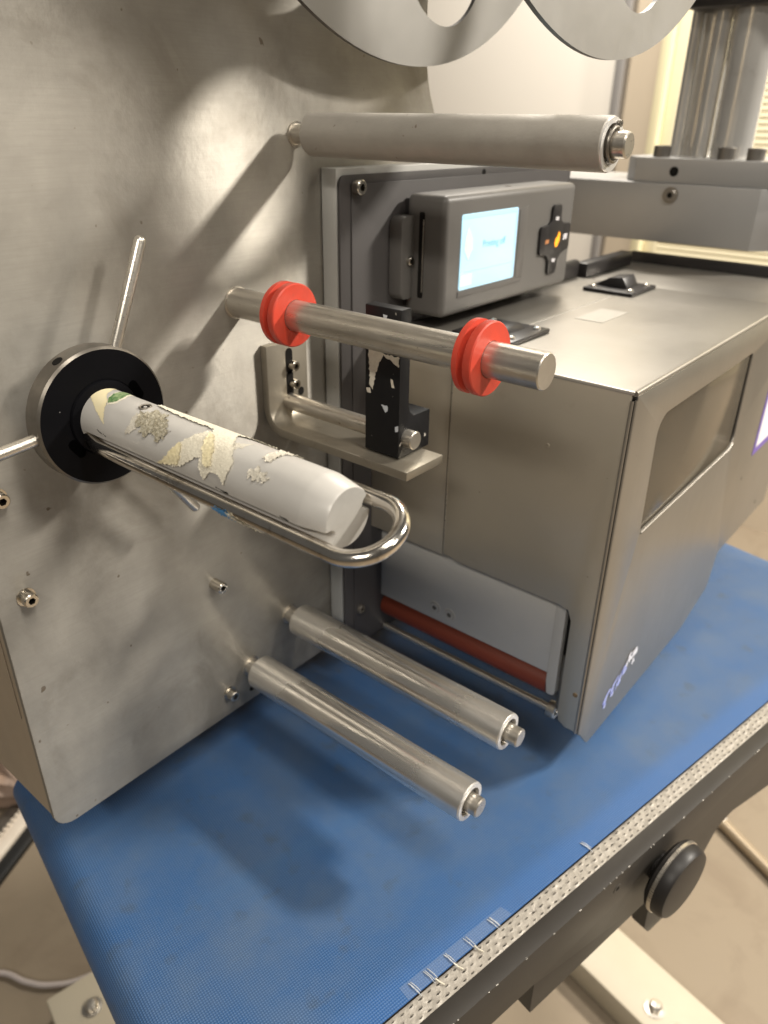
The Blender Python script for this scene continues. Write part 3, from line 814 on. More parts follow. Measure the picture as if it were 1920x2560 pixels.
mk("rod_end", lathe([(0.0054, 0.1214), (0, 0.1214)], (X_r2 + 0.006, 0, Z_r2 - 0.0035), OUT, 40), m_turned, lb)
# black arm: tall bar with a foot to the right, extruded along Y
arm = [(0.3510, -0.1945), (0.3835, -0.1945), (0.3835, -0.1690), (0.3660, -0.1690), (0.3620, -0.1655), (0.3606, -0.1610), (0.3606, -0.0998), (0.3510, -0.0998)]
arm = round_poly(arm, [0.0006, 0.0006, 0.0006, 0.003, 0.003, 0.002, 0.0006, 0.0006], 4)
bm = poly_plate(arm, [], XZ, -0.1140, -0.0862, 0.0004)
blk = mk("sensor_arm", bm, m_blackblk, lb, smooth=30)
mk("clamp_screw", lathe([(0.0030, 0), (0.0030, 0.0040), (0.0024, 0.0046), (0.0014, 0.0046), (0.0012, 0.003), (0, 0.003)], (0.3660, -0.1010, -0.1690), frame_to((0.15, 0, 1)), 24), m_steel, lb)
mk("underside_screw", lathe([(0.0026, 0), (0.0026, 0.0016), (0, 0.0016)], (0.3700, -0.1080, -0.1945), frame_to((0, 0, -1)), 16), m_rim, lb)
# torn label on the arm and paint chips
def flat_scrap(name, pts, plane, d, m, par, jag=0.0005):
    bm = bmesh.new(); out_ = []
    for i in range(len(pts)):
        a = Vector(pts[i]); b = Vector(pts[(i + 1) % len(pts)]); n = max(1, int((b - a).length / 0.0012))
        for k2 in range(n):
            q = a.lerp(b, k2 / n); out_.append((q.x + random.uniform(-jag, jag), q.y + random.uniform(-jag, jag)))
    vs = [bm.verts.new(plane(a, b, d)) for a, b in out_]
    es = [bm.edges.new((vs[i], vs[(i + 1) % len(vs)])) for i in range(len(vs))]
    bmesh.ops.triangle_fill(bm, use_beauty=True, edges=es)
    return mk(name, bm, m, par, smooth=0)
XB = 0.3508
flat_scrap("paper_scrap", [(-0.0885, -0.125), (-0.0950, -0.1255), (-0.1005, -0.128), (-0.1135, -0.128), (-0.1130, -0.1345), (-0.1090, -0.1325), (-0.1010, -0.1290), (-0.0985, -0.1330), (-0.0950, -0.1410), (-0.0925, -0.1530), (-0.0900, -0.1500)], YZ, XB, m_glue2, lb, 0.0006)
flat_scrap("paper_scrap", [(-0.0995, -0.1610), (-0.1045, -0.1605), (-0.1050, -0.1640), (-0.1030, -0.1655), (-0.1012, -0.1632)], YZ, XB, m_tape, lb, 0.0003)
flat_scrap("paper_scrap", [(-0.1065, -0.1425), (-0.1085, -0.1430), (-0.1100, -0.1480), (-0.1078, -0.1480)], YZ, XB, m_glue2, lb, 0.0002)
flat_scrap("paper_scrap", [(-0.1110, -0.1735), (-0.1138, -0.1720), (-0.1136, -0.1760), (-0.1112, -0.1765)], YZ, XB, m_tape, lb, 0.0002)
flat_scrap("paper_scrap", [(-0.0870, -0.1520), (-0.0905, -0.1520), (-0.0908, -0.1550), (-0.0880, -0.1555)], YZ, XB, m_glue2, lb, 0.0003)
flat_scrap("paper_scrap", [(-0.1000, -0.1040), (-0.1035, -0.1040), (-0.1030, -0.1062), (-0.1005, -0.1062)], YZ, XB, m_tape, lb, 0.0002)

# ================================================================== PRINT ENGINE
pe = thing("print_engine", (0.437, -0.016, -0.45), "boxy stainless steel label printer with a smoked window in its side", "printer")
mk("back_frame", box(0.4035, 0.737, -0.0142, -0.0004, -0.436, -0.0300, 0.0008), m_spacer, pe)
ch = [(0.4040, -0.4336), (0.736, -0.4336), (0.736, -0.0342), (0.4040, -0.0342)]
bm = poly_plate(round_poly(ch, 0.006, 5), [], XZ, -0.0170, -0.0148, 0.0004)
chs = mk("chassis_plate", bm, m_chassis, pe)
mk("chassis_panel", box(0.4150, 0.730, -0.0182, -0.0171, -0.4300, -0.0400, 0.0004), m_chassis, pe)
screw("socket_screw", (0.4195, -0.0182, -0.0420), 0.0050, 0.0060, pe, washer=False)
screw("socket_screw", (0.4225, -0.0182, -0.3925), 0.0042, 0.0030, pe, washer=False, material=m_rim)
mk("chassis_hole", lathe([(0, 0.0002), (0.0026, 0.0002), (0.0028, -0.0002)], (0.5807, -0.0170, -0.0385), OUT, 24), m_socket, pe)
# hood ---------------------------------------------------------------
XH, YH, ZT = 0.4369, -0.2303, -0.1454
TH = 0.0016
fl_ = [(-0.0186, ZT - 0.0022), (-0.0186, -0.3126), (-0.0940, -0.3126), (-0.0940, ZT - 0.0022)]
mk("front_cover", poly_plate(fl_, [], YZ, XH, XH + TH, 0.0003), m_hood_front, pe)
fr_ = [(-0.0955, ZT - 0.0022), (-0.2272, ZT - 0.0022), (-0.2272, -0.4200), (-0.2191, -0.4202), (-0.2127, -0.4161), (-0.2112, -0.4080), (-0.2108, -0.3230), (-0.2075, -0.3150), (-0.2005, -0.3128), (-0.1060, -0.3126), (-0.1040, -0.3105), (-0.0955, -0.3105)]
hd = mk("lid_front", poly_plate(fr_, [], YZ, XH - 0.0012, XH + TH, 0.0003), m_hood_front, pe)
mk("seam_edge", box(XH - 0.0016, XH - 0.0011, -0.0964, -0.0957, -0.3100, ZT - 0.003, 0.0002), m_steel, hd)
mk("seam_gap", box(XH + 0.0018, XH + 0.0026, -0.0965, -0.0930, -0.3100, ZT - 0.003, 0), m_socket, hd)
# corner folds: rounded strips
mk("corner_fold", lathe([(0.0012, 0), (0.0012, 0.2700)], (XH - 0.0006, -0.2278, -0.4210), frame_to((0, 0, 1)), 16), m_hood, hd)
mk("corner_gap", box(XH + 0.0004, XH + 0.003, -0.2294, -0.2268, -0.4190, ZT - 0.004, 0), m_socket, hd)
mk("corner_bead", lathe([(0.0010, 0), (0.0010, 0.2720)], (XH + 0.0012, -0.2296, -0.4225), frame_to((0, 0, 1)), 16), m_hood, hd)
mk("fold_mark", lathe([(0, 0.0003), (0.0018, 0.0003), (0.0022, -0.0004)], (XH - 0.0013, -0.2232, -0.3855), frame_to((-1, 0, 0)), 16), mat("brown_dent", (0.22, 0.15, 0.08), 0.4, 0.5), hd)
mk("dent_mark", lathe([(0, 0.0002), (0.0014, 0.0003), (0.0022, -0.0002)], (XH - 0.0012, -0.1754, -0.1946), frame_to((-1, 0, 0)), 16), m_hood_front, hd)
# top panels: fixed strip and lid with a bent front edge
def top_panel(y0, y1, x0, x1, name, zt=ZT, m=m_hood):
    # sheet with a rounded front edge (towards -X)
    r = 0.0022; prof = []
    for k in range(7):
        a = PI / 2 * k / 6
        prof.append((x0 + r - r * math.cos(a), zt - r + r * math.sin(a)))
    prof += [(x1, zt), (x1, zt - 0.0014)]
    for k in range(7):
        a = PI / 2 * (1 - k / 6)
        prof.append((x0 + r - (r - 0.0014) * math.cos(a), zt - r + (r - 0.0014) * math.sin(a)))
    bm = bmesh.new()
    A_ = [bm.verts.new((x, y0, z)) for x, z in prof]; B_ = [bm.verts.new((x, y1, z)) for x, z in prof]
    n = len(prof)
    for i in range(n): bm.faces.new((A_[i], A_[(i + 1) % n], B_[(i + 1) % n], B_[i]))
    bm.faces.new(A_); bm.faces.new(B_[::-1])
    return mk(name, bm, m, pe, smooth=40)
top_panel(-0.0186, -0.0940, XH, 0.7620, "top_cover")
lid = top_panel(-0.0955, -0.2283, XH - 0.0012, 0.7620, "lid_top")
mk("rear_top", box(0.7635, 0.9085, -0.2283, -0.0186, ZT - 0.0036, ZT - 0.0016, 0.0005), m_hood, pe)
mk("top_seam", box(0.4400, 0.7600, -0.0956, -0.0940, ZT - 0.002, ZT - 0.0004, 0.0002), m_alu_white, pe)
mk("rear_gasket", box(0.9090, 0.9180, -0.2350, -0.0190, ZT - 0.006, ZT + 0.0095, 0.001), m_key, pe)
# fold between top and side
mk("side_fold", tube([(XH + 0.001, -0.2284, ZT - 0.0016), (0.9080, -0.2284, ZT - 0.0016)], 0.0019, 16), m_hood, pe)
# right side panel with window opening
sd = [(XH + 0.0025, ZT - 0.003), (XH + 0.0025, -0.4230), (0.4585, -0.4465), (0.6655, -0.4480), (0.7319, -0.4312), (0.7416, -0.3940), (0.9085, -0.3960), (0.9085, ZT - 0.003)]
win = [(0.4846, -0.1745), (0.6915, -0.1735), (0.6960, -0.2535), (0.6880, -0.2610), (0.4895, -0.2640)]
win = round_poly([(0.4846, -0.1742), (0.6915, -0.1732), (0.6955, -0.2600), (0.4890, -0.2640)], [0.015, 0.004, 0.012, 0.002], 6)
bm = poly_plate(round_poly(sd, [0.001, 0.001, 0.004, 0.004, 0.008, 0.004, 0.003, 0.001], 4), [win], XZ, YH, YH + TH, 0.0004)
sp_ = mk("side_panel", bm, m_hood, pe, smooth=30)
mk("window_pane", box(0.478, 0.704, YH + 0.0021, YH + 0.0050, -0.270, -0.166, 0.0004), m_smoke, sp_)
mk("inner_wall", box(0.470, 0.720, YH + 0.052, YH + 0.055, -0.300, -0.150, 0), m_inside, pe)
mk("inner_floor", box(0.470, 0.720, YH + 0.010, YH + 0.052, -0.304, -0.300, 0), m_inside, pe)
mk("inner_spool", lathe([(0, 0.000), (0.022, 0.000), (0.022, 0.030), (0.012, 0.030), (0.012, 0.04)], (0.640, YH + 0.050, -0.225), OUT, 32), m_inside, pe)
mk("green_shape", lathe([(0, 0), (0.006, 0.0015), (0.0085, 0.010), (0.0085, 0.028), (0.0050, 0.036), (0, 0.0375)], (0.5560, YH + 0.019, -0.2250), frame_to((0.16, 0, 1)), 20), m_lime, pe)  # rounded green shape set behind the pane
mk("window_gap_strip", box(0.6915, 0.6970, YH + 0.0016, YH + 0.0020, -0.2560, -0.1760, 0), m_socket, sp_)  # dark strip put in for the shaded gap at the window's right edge
mk("window_lip", tube([(0.4905, YH - 0.0001, -0.2652), (0.6860, YH - 0.0001, -0.2612), (0.6935, YH - 0.0001, -0.2575)], 0.0008, 10), m_hood, sp_)
# violet bordered sticker at the right
st = mk("side_sticker", box(0.7835, 0.86, YH - 0.0004, YH - 0.0001, -0.2990, -0.2150, 0), m_violet, sp_, smooth=0)
mk("sticker_face", box(0.7895, 0.855, YH - 0.0007, YH - 0.0005, -0.2915, -0.2200, 0), m_sticker, st, smooth=0)
for xx, zz in ((0.765, -0.318), (0.86, -0.38)):
    mk("rivet", lathe([(0, 0.0005), (0.0018, 0.0003), (0.0022, 0)], (xx, YH, zz), OUT, 14), m_rim, sp_)
# grease smear near the bottom corner
def smear(pts, w, m, d):
    bm = bmesh.new(); L_, R_ = [], []
    P_ = [Vector(p) for p in pts]
    for i, p in enumerate(P_):
        t_ = (P_[min(i + 1, len(P_) - 1)] - P_[max(0, i - 1)]).normalized(); nn = Vector((-t_.y, t_.x))
        ww = (w[i] if isinstance(w, list) else w) * 1.7
        L_.append(bm.verts.new((p.x + nn.x * ww, YH - d, p.y + nn.y * ww))); R_.append(bm.verts.new((p.x - nn.x * ww, YH - d, p.y - nn.y * ww)))
    for i in range(len(P_) - 1): bm.faces.new((L_[i], L_[i + 1], R_[i + 1], R_[i]))
    return bm
sm = mk("grease_smear", smear([(0.4835, -0.4245), (0.4822, -0.4200), (0.4850, -0.4150), (0.4895, -0.4125), (0.4930, -0.4128)], [0.0012, 0.0022, 0.0014, 0.0013, 0.0006], m_smear, 0.0002), m_smear, sp_, smooth=0)
mk("smear_streak", smear([(0.4955, -0.4215), (0.4945, -0.4180), (0.4975, -0.4110), (0.5050, -0.4060)], [0.0008, 0.0018, 0.0016, 0.0006], m_smear, 0.0003), m_smear, sm, smooth=0)
mk("smear_streak", smear([(0.5020, -0.4200), (0.5060, -0.4120), (0.5120, -0.4080), (0.5170, -0.4060), (0.5210, -0.4020)], [0.0006, 0.0012, 0.0022, 0.0026, 0.0010], m_smear, 0.0004), m_smear, sm, smooth=0)
mk("smear_streak", smear([(0.5190, -0.4085), (0.5200, -0.4010), (0.5230, -0.3960), (0.5265, -0.3945)], [0.0005, 0.0011, 0.0013, 0.0006], m_smear2, 0.0005), m_smear2, sm, smooth=0)
mk("smear_streak", smear([(0.5290, -0.4035), (0.5310, -0.3985), (0.5345, -0.3985), (0.5365, -0.4020)], [0.0006, 0.0020, 0.0028, 0.0012], m_smear2, 0.0006), m_smear2, sm, smooth=0)
mk("smear_streak", smear([(0.5330, -0.4105), (0.5310, -0.4090), (0.5318, -0.4065), (0.5345, -0.4060)], 0.0007, m_smear2, 0.0007), m_smear2, sm, smooth=0)
def smear_blob(cx, cz, rx, rz, m, d):
    bm = bmesh.new()
    vs = [bm.verts.new((cx + rx * (1 + random.uniform(-.25, .25)) * math.cos(2 * PI * k / 18), YH - d, cz + rz * (1 + random.uniform(-.25, .25)) * math.sin(2 * PI * k / 18))) for k in range(18)]
    bm.faces.new(vs)
    return mk("smear_blob", bm, m, sm, smooth=0)
for cx, cz, rx_, rz_, mm in ((0.4822, -0.4232, 0.0030, 0.0026, m_smear), (0.4950, -0.4192, 0.0034, 0.0026, m_smear), (0.5060, -0.4140, 0.0050, 0.0030, m_smear), (0.5150, -0.4075, 0.0052, 0.0030, m_smear),
                             (0.5235, -0.4000, 0.0034, 0.0030, m_smear2), (0.5340, -0.3990, 0.0050, 0.0032, m_smear2), (0.5335, -0.4080, 0.0026, 0.0018, m_smear2)):
    smear_blob(cx, cz, rx_, rz_, mm, 0.0009)
# peel panel, cheek, red roller, thin rod
XP = 0.4513
mk("peel_panel", box(XP, XP + 0.003, -0.1914, -0.0186, -0.3905, -0.300, 0.0005), m_panel, pe)
for yy, zz in ((-0.0798, -0.3782), (-0.0953, -0.3792)):
    mk("countersunk_screw", lathe([(0, 0.0002), (0.0020, 0.0002), (0.0022, 0.0007), (0.0046, 0.0007), (0.0049, 0.0003), (0.0060, 0.0003), (0.0064, -0.0002)], (XP, yy, zz), frame_to((-1, 0, 0)), 28, mats=[1, 1, 0, 1, 2, 2]), [m_panel, m_rim, m_panel], pe)
ck = round_poly([(-0.1918, -0.318), (-0.2000, -0.318), (-0.2003, -0.4090), (-0.1935, -0.4100), (-0.1918, -0.398)], [0.002, 0.004, 0.003, 0.002, 0.001], 4)
mk("end_cheek", poly_plate(ck, [], YZ, XP - 0.0008, XP + 0.02, 0.0004), m_panel, pe)
mk("rubber_roller", lathe([(0.0108, 0.0186), (0.0112, 0.0196), (0.0112, 0.1900), (0.0106, 0.1912), (0, 0.1912)], (XP + 0.0105, 0, -0.4048), OUT, 40), m_redroll, pe)
mk("peel_rod", lathe([(0.0031, 0.0186), (0.0031, 0.1950)], (0.4577, 0, -0.4295), OUT, 28), m_steel, pe)
mk("rod_collar", lathe([(0.0031, 0.1945), (0.0068, 0.1945), (0.0070, 0.1950), (0.0070, 0.2010), (0.0064, 0.2016), (0.0040, 0.2016), (0.0036, 0.1990), (0, 0.1990)], (0.4577, 0, -0.4295), OUT, 32), m_steel, pe)
mk("dark_core", box(0.4560, 0.70, -0.2225, -0.0190, -0.395, -0.300, 0.001), m_socket, pe)
mk("pivot_lug", box(0.4540, 0.475, -0.2100, -0.2006, -0.4250, -0.3700, 0.002), m_rim, pe)
mk("hinge_block", box(0.680, 0.76, -0.028, -0.0190, ZT + 0.0005, ZT + 0.018, 0.003), m_key, pe)
mk("rear_block", box(0.765, 0.88, -0.034, -0.0190, ZT - 0.0014, ZT + 0.014, 0.002), m_key, pe)
def latch(x0, x1, y0, y1, label, hk=1.0):
    t = thing("toggle_latch", (x0, y0, ZT), label, "latch", "black toggle latches on the printer lid")
    mk("base_plate", box(x0, x1, y1, y0, ZT + 0.0003, ZT + 0.0035, 0.0008), m_key, t)
    xm = (x0 + x1) / 2; L_ = y0 - y1
    pr = [(y0 - 0.004, ZT + 0.0036), (y0 - L_ * 0.35, ZT + 0.0036 + 0.008 * hk), (y0 - L_ * 0.62, ZT + 0.0036 + 0.010 * hk), (y0 - L_ * 0.74, ZT + 0.0036)]
    bm = poly_plate(pr, [], YZ, xm - 0.010, xm + 0.016, 0.0008)
    mk("lever", bm, m_key, t)
    for a_, b_ in ((0.16, 0.14), (0.84, 0.14), (0.16, 0.88), (0.84, 0.88)):
        mk("rivet", lathe([(0.0030, 0), (0.0028, 0.0012), (0.0016, 0.0020), (0, 0.0022)], (x0 + (x1 - x0) * a_, y0 + (y1 - y0) * b_, ZT + 0.0035), frame_to((0, 0, 1)), 16), m_steel, t)
latch(0.700, 0.757, -0.062, -0.1125, "black toggle latch at the far end of the lid, beside the display")
latch(0.474, 0.530, -0.066, -0.1195, "black toggle latch at the near end of the lid, half hidden by the red collar", 0.35)
lp = mk("lid_patch", box(0.5874, 0.6370, -0.1360, -0.1115, ZT + 0.0001, ZT + 0.0003, 0), m_tapeclear, lid, smooth=0)

# ================================================================== DISPLAY
dp = thing("operator_display", (0.4705, -0.022, -0.1345), "grey operator panel with a lit pale blue screen and a cross keypad", "display")
DX0, DX1, DY0, DY1, DZ0, DZ1 = 0.4703, 0.6690, -0.0588, -0.0225, -0.1345, -0.0480
scr = round_poly([(0.4902, -0.0617), (0.5700, -0.0617), (0.5700, -0.1163), (0.4902, -0.1163)], 0.0018, 4)
# housing: box with bevels; face with window cut as separate bezel
bm = box(DX0, DX1, DY0, DY1, DZ0, DZ1, 0.0)
bevel_bm(bm, 0.0050, 4)
hz = mk("housing", bm, m_display, dp, smooth=40)
# shallow tray round the screen and keypad
def tray(pts, depth, m, name):
    bm = poly_plate(pts, [], XZ, DY0 - depth, DY0 + 0.0002, 0.0002)
    return mk(name, bm, m, dp)
lc_ = tray(scr, 0.0006, m_lcd, "screen")
for nm, pts, mm in (("screen_edge", [(0.4920, -0.0624), (0.5690, -0.0624), (0.5690, -0.0650), (0.4920, -0.0650)], m_lcd_edge),
                    ("screen_edge", [(0.5672, -0.0655), (0.5690, -0.0655), (0.5690, -0.1150), (0.5672, -0.1150)], m_lcd_edge),
                    ("screen_rule", [(0.4960, -0.1030), (0.5660, -0.1030), (0.5660, -0.1033), (0.4960, -0.1033)], m_lcd_txt),
                    ("screen_tab", [(0.4912, -0.1050), (0.5070, -0.1050), (0.5070, -0.1135), (0.4912, -0.1135)], m_lcd_yel),
                    ("screen_icon", [(0.4990, -0.0700), (0.5050, -0.0790), (0.5060, -0.0870), (0.5000, -0.0950), (0.4945, -0.0870), (0.4950, -0.0790)], m_lcd_yel)):
    mk(nm, poly_plate(pts, [], XZ, DY0 - 0.0009, DY0 - 0.0007, 0), mm, lc_, smooth=0)
tx = text_mesh("Printing off", 0.0078)
for v in tx.verts: v.co = Vector((0.5360 + v.co.x * 0.95, DY0 - 0.0010, -0.0850 + v.co.y))
mk("screen_text", tx, m_lcd_txt, lc_, smooth=0)
# vertical recess edge between screen and keypad
mk("screen_recess", poly_plate([(0.4895, -0.1168), (0.5845, -0.1180), (0.5815, -0.1215), (0.4888, -0.1215)], [], XZ, DY0 - 0.0007, DY0 + 0.0003, 0.0003), m_display_in, dp)
mk("recess_side", poly_plate([(0.5735, -0.0640), (0.5865, -0.0612), (0.5845, -0.1178), (0.5735, -0.1165)], [], XZ, DY0 - 0.0004, DY0 + 0.0003, 0.0002), m_display_in, dp)
kp = round_poly([(0.6268, -0.0640), (0.6418, -0.0640), (0.6424, -0.0770), (0.6480, -0.0800), (0.6610, -0.0805), (0.6615, -0.1020), (0.6480, -0.1050), (0.6424, -0.1095), (0.6418, -0.1215), (0.6268, -0.1215), (0.6262, -0.1095), (0.6215, -0.1050), (0.6085, -0.1030), (0.6080, -0.0805), (0.6205, -0.0795), (0.6262, -0.0765)],
                [.003, .003, .003, .003, .003, .003, .003, .003, .003, .003, .003, .003, .003, .003, .003, .003], 3)
kpo = mk("keypad", poly_plate(kp, [], XZ, DY0 - 0.0022, DY0 + 0.0002, 0.0006), m_key, dp, smooth=30)
def legend(cx, cz, w, h, m, nst=4):
    bm = bmesh.new()
    for i in range(nst):
        x0 = cx - w / 2 + w * i / nst
        dz = random.uniform(-0.0003, 0.0003)
        vs = [bm.verts.new(p) for p in ((x0, DY0 - 0.0024, cz - h / 2 + dz), (x0 + w / nst * 0.72, DY0 - 0.0024, cz - h / 2 + dz), (x0 + w / nst * 0.85, DY0 - 0.0024, cz + h / 2 + dz), (x0 + 0.0002, DY0 - 0.0024, cz + h / 2 + dz))]
        bm.faces.new(vs)
    return mk("key_legend", bm, m, kpo, smooth=0)
legend(0.6345, -0.0750, 0.0062, 0.0030, m_white)
legend(0.6525, -0.0915, 0.0072, 0.0048, m_white, 3)
legend(0.6350, -0.1098, 0.0062, 0.0030, m_white)
legend(0.6200, -0.0930, 0.0060, 0.0030, m_orange2)
ic = [(0.6395, -0.0862), (0.6420, -0.0880), (0.6418, -0.0935), (0.6385, -0.0985), (0.6355, -0.0990), (0.6338, -0.0955), (0.6350, -0.0920), (0.6380, -0.0900)]
mk("lit_icon", poly_plate(ic, [], XZ, DY0 - 0.0027, DY0 - 0.0023, 0), m_orange, kpo, smooth=0)
# card slot on the left face
sl = mk("card_slot", poly_plate(round_poly([(-0.0352, -0.0600), (-0.0400, -0.0600), (-0.0400, -0.1215), (-0.0352, -0.1215)], 0.0012, 3), [], YZ, DX0 - 0.0003, DX0 + 0.0004, 0), m_socket, dp, smooth=0)
mk("card_edge", box(DX0 - 0.0006, DX0 - 0.0003, -0.0398, -0.0388, -0.1170, -0.0650, 0), m_steel, sl)
# bracket tab with screw
tb = round_poly([(0.4560, -0.0630), (0.4800, -0.0630), (0.4800, -0.1225), (0.4560, -0.1225)], 0.006, 5)
bk = mk("bracket_tab", poly_plate(tb, [], XZ, -0.0300, -0.0186, 0.0012), m_display, dp, smooth=40)
screw("socket_screw", (0.4655, -0.0300, -0.0945), 0.0032, 0.0030, dp, washer=False)
mk("rear_gap", box(DX0 + 0.004, DX1 - 0.006, -0.0224, -0.0186, DZ0 + 0.004, DZ1 - 0.004, 0.0005), m_key, dp)
mk("top_screw", lathe([(0, 0.0004), (0.0026, 0.0004), (0.0030, 0)], (0.583, -0.040, DZ1), frame_to((0, 0, 1)), 16), m_rim, dp)

# ================================================================== REEL DISCS
RCX, RCZ, RR = 0.4676, 0.2424, 0.2109
def reel(y, label):
    t = thing("reel_disc", (RCX, y, RCZ - RR), label, "disc", "round discs of the label reel")
    a0 = math.atan2(-0.143, 0.0355)
    holes = [circle(RCX + 0.1455 * math.cos(a0 + k * PI / 4), RCZ + 0.1455 * math.sin(a0 + k * PI / 4), 0.0443, 56) for k in range(8)]
    holes.append(circle(RCX, RCZ, 0.03, 40))
    bm = poly_plate(circle(RCX, RCZ, RR, 160), holes, XZ, y - 0.0015, y + 0.0015, 0)
    me_idx = []
    for f in bm.faces:
        f.material_index = 0
    bmesh.ops.recalc_face_normals(bm, faces=bm.faces[:])
    for f in bm.faces:
        if abs(f.normal.y) < 0.5: f.material_index = 1
    mk("disc", bm, [m_flange, m_flange_edge], t)
    mk("hub", lathe([(0.030, -0.008), (0.034, -0.008), (0.034, 0.008), (0.030, 0.008)], (RCX, y, RCZ), OUT, 48, closed=True), m_arm, t)
    return t
reel(-0.0250, "grey metal reel disc close to the plate, cut off by the top edge")
reel(-0.1646, "grey metal reel disc nearer the viewer, in front of the chrome column")
mk("reel_shaft", lathe([(0.029, 0), (0.029, 0.19), (0.027, 0.192), (0, 0.192)], (RCX, 0, RCZ), OUT, 40), m_steel, base=(RCX, 0, RCZ), label="steel shaft joining the two grey reel discs", cat="shaft")

# ================================================================== ARM AND COLUMN
XA = 0.90
am = thing("support_arm", (XA, 0, -0.12), "thick machined aluminium arm carrying the chrome column", "arm")
ao = [(XA, 0.20), (XA, -0.1520), (XA + 0.022, -0.1760), (XA + 0.13, -0.1760), (XA + 0.16, -0.14), (XA + 0.16, 0.20)]
bm = poly_plate(ao, [], XY, -0.1215, -0.0600, 0.0012)
mk("arm_block", bm, m_arm, am)
screw("socket_screw", (XA, -0.0580, -0.0715), 0.0066, 0.0010, am, M=frame_to((-1, 0, 0)), washer=True, material=m_bolt)
cf = thing("column", (XA + 0.07, -0.09, -0.058), "ribbed chrome column bolted to the arm by a square flange", "column")
fo = [(XA + 0.004, -0.0120), (XA + 0.004, -0.165), (XA + 0.03, -0.19), (XA + 0.13, -0.19), (XA + 0.15, -0.165), (XA + 0.15, -0.012), (XA + 0.13, 0.008), (XA + 0.03, 0.008)]
fla = mk("flange", poly_plate(fo, [], XY, -0.0598, -0.0345, 0.001), m_arm, cf)
mk("flange_hole", lathe([(0, 0.0002), (0.0050, 0.0002), (0.0054, -0.0003)], (XA + 0.004, -0.0560, -0.0478), frame_to((-1, 0, 0)), 24), m_socket, fla)
CXc = XA + 0.072
mk("main_tube", lathe([(0.0215, 0), (0.0215, 0.5)], (CXc - 0.016, -0.0965, -0.0345), frame_to((0, 0, 1)), 48), m_column, cf)
for dx, yy, r in ((0.010, -0.0480, 0.0190), (-0.020, -0.0640, 0.0085), (-0.014, -0.0335, 0.0060)):
    mk("rib_rod", lathe([(r, 0), (r, 0.5)], (CXc + dx, yy, -0.0345), frame_to((0, 0, 1)), 36), m_column, cf)
mk("top_clamp", box(CXc - 0.05, CXc + 0.05, -0.16, -0.03, 0.105, 0.16, 0.004), m_key, cf)
for xx, yy in ((XA + 0.020, -0.0330), (XA + 0.018, -0.1040), (XA + 0.022, -0.1330), (XA + 0.13, -0.030), (XA + 0.13, -0.16)):
    mk("flange_bolt", lathe([(0.0092, 0), (0.0092, 0.0110), (0.0084, 0.0118), (0.0048, 0.0118), (0.0045, 0.006), (0, 0.006)], (xx, yy, -0.0345), frame_to((0, 0, 1)), 28), m_bolt, cf)

# ================================================================== CONVEYOR
YAW = rad(-11.9)
cv = thing("conveyor", (0, 0, -0.47), "belt conveyor with a blue woven belt and black side rail", "conveyor", rotz=YAW)
# conveyor frame: local x along belt, local y = -outward ; z world
BZ = -0.47
W0, W1 = -0.142, 0.1868
def cvpt(u, w, z): return Vector((u, -w, z))
# belt
bm = bmesh.new(); uvl = bm.loops.layers.uv.new("UVMap")
RN = 0.021; un = 0.1205 + RN
UE = 0.952 - RN
prof = [(UE - RN * 0 + RN * math.sin(PI * k / 10), BZ - RN + RN * math.cos(PI * k / 10)) for k in range(10, 0, -1)] + [(UE, BZ), (0.8, BZ), (0.5, BZ), (0.3, BZ), (0.2, BZ), (un, BZ)]
for k in range(1, 17):
    a = PI * k / 16
    prof.append((un - RN * math.sin(a), BZ - RN + RN * math.cos(a)))
prof += [(0.5, BZ - 2 * RN), (UE, BZ - 2 * RN)]
s = 0; prev = None; rows_ = []
for (u, z) in prof:
    if prev: s += math.hypot(u - prev[0], z - prev[1])
    prev = (u, z)
    rows_.append((s, [bm.verts.new(cvpt(u, W0 + (W1 - W0) * j / 4, z)) for j in range(5)]))
for (s0, a_), (s1, b_) in zip(rows_[:-1], rows_[1:]):
    for j in range(4):
        f = bm.faces.new((a_[j], a_[j + 1], b_[j + 1], b_[j]))
        for lp_, (ss, jj) in zip(f.loops, ((s0, j), (s0, j + 1), (s1, j + 1), (s1, j))):
            lp_[uvl].uv = (ss, W0 + (W1 - W0) * jj / 4)
belt = mk("belt", bm, m_belt, cv, smooth=60)
mk("nose_roller", lathe([(RN - 0.0012, 0), (RN - 0.0012, W1 - W0 - 0.004)], cvpt(un, W0 + 0.002, BZ - RN), frame_to((0, -1, 0)), 40), m_rim, cv)
mk("tail_roller", lathe([(RN - 0.0012, 0), (RN - 0.0012, W1 - W0 - 0.004)], cvpt(UE, W0 + 0.002, BZ - RN), frame_to((0, -1, 0)), 40), m_rim, cv)
mk("slider_bed", box(0.18, 0.90, -W1 + 0.004, -W0 - 0.004, BZ - 0.035, BZ - 0.003, 0.001), m_rim, cv)
# rail
ZR = BZ - 0.0015
ra = [(0.10, ZR), (0.975, ZR), (0.975, -0.552), (0.690, -0.551), (0.612, -0.533), (0.590, -0.537), (0.578, -0.556), (0.562, -0.588), (0.538, -0.605), (0.508, -0.604), (0.4990, -0.590), (0.4960, -0.5475), (0.3520, -0.5475), (0.3520, -0.5135), (0.10, -0.5135)]
rp = round_poly(ra, [0, 0, 0, 0.04, 0.02, 0.01, 0.02, 0.02, 0.01, 0.008, 0.004, 0.002, 0.002, 0.001, 0], 5)
bm = poly_plate(rp, [], lambda a, b, d: cvpt(a, d, b), 0.1998, 0.2122, 0.0005)
rail = mk("side_rail", bm, m_rail, cv, smooth=30)
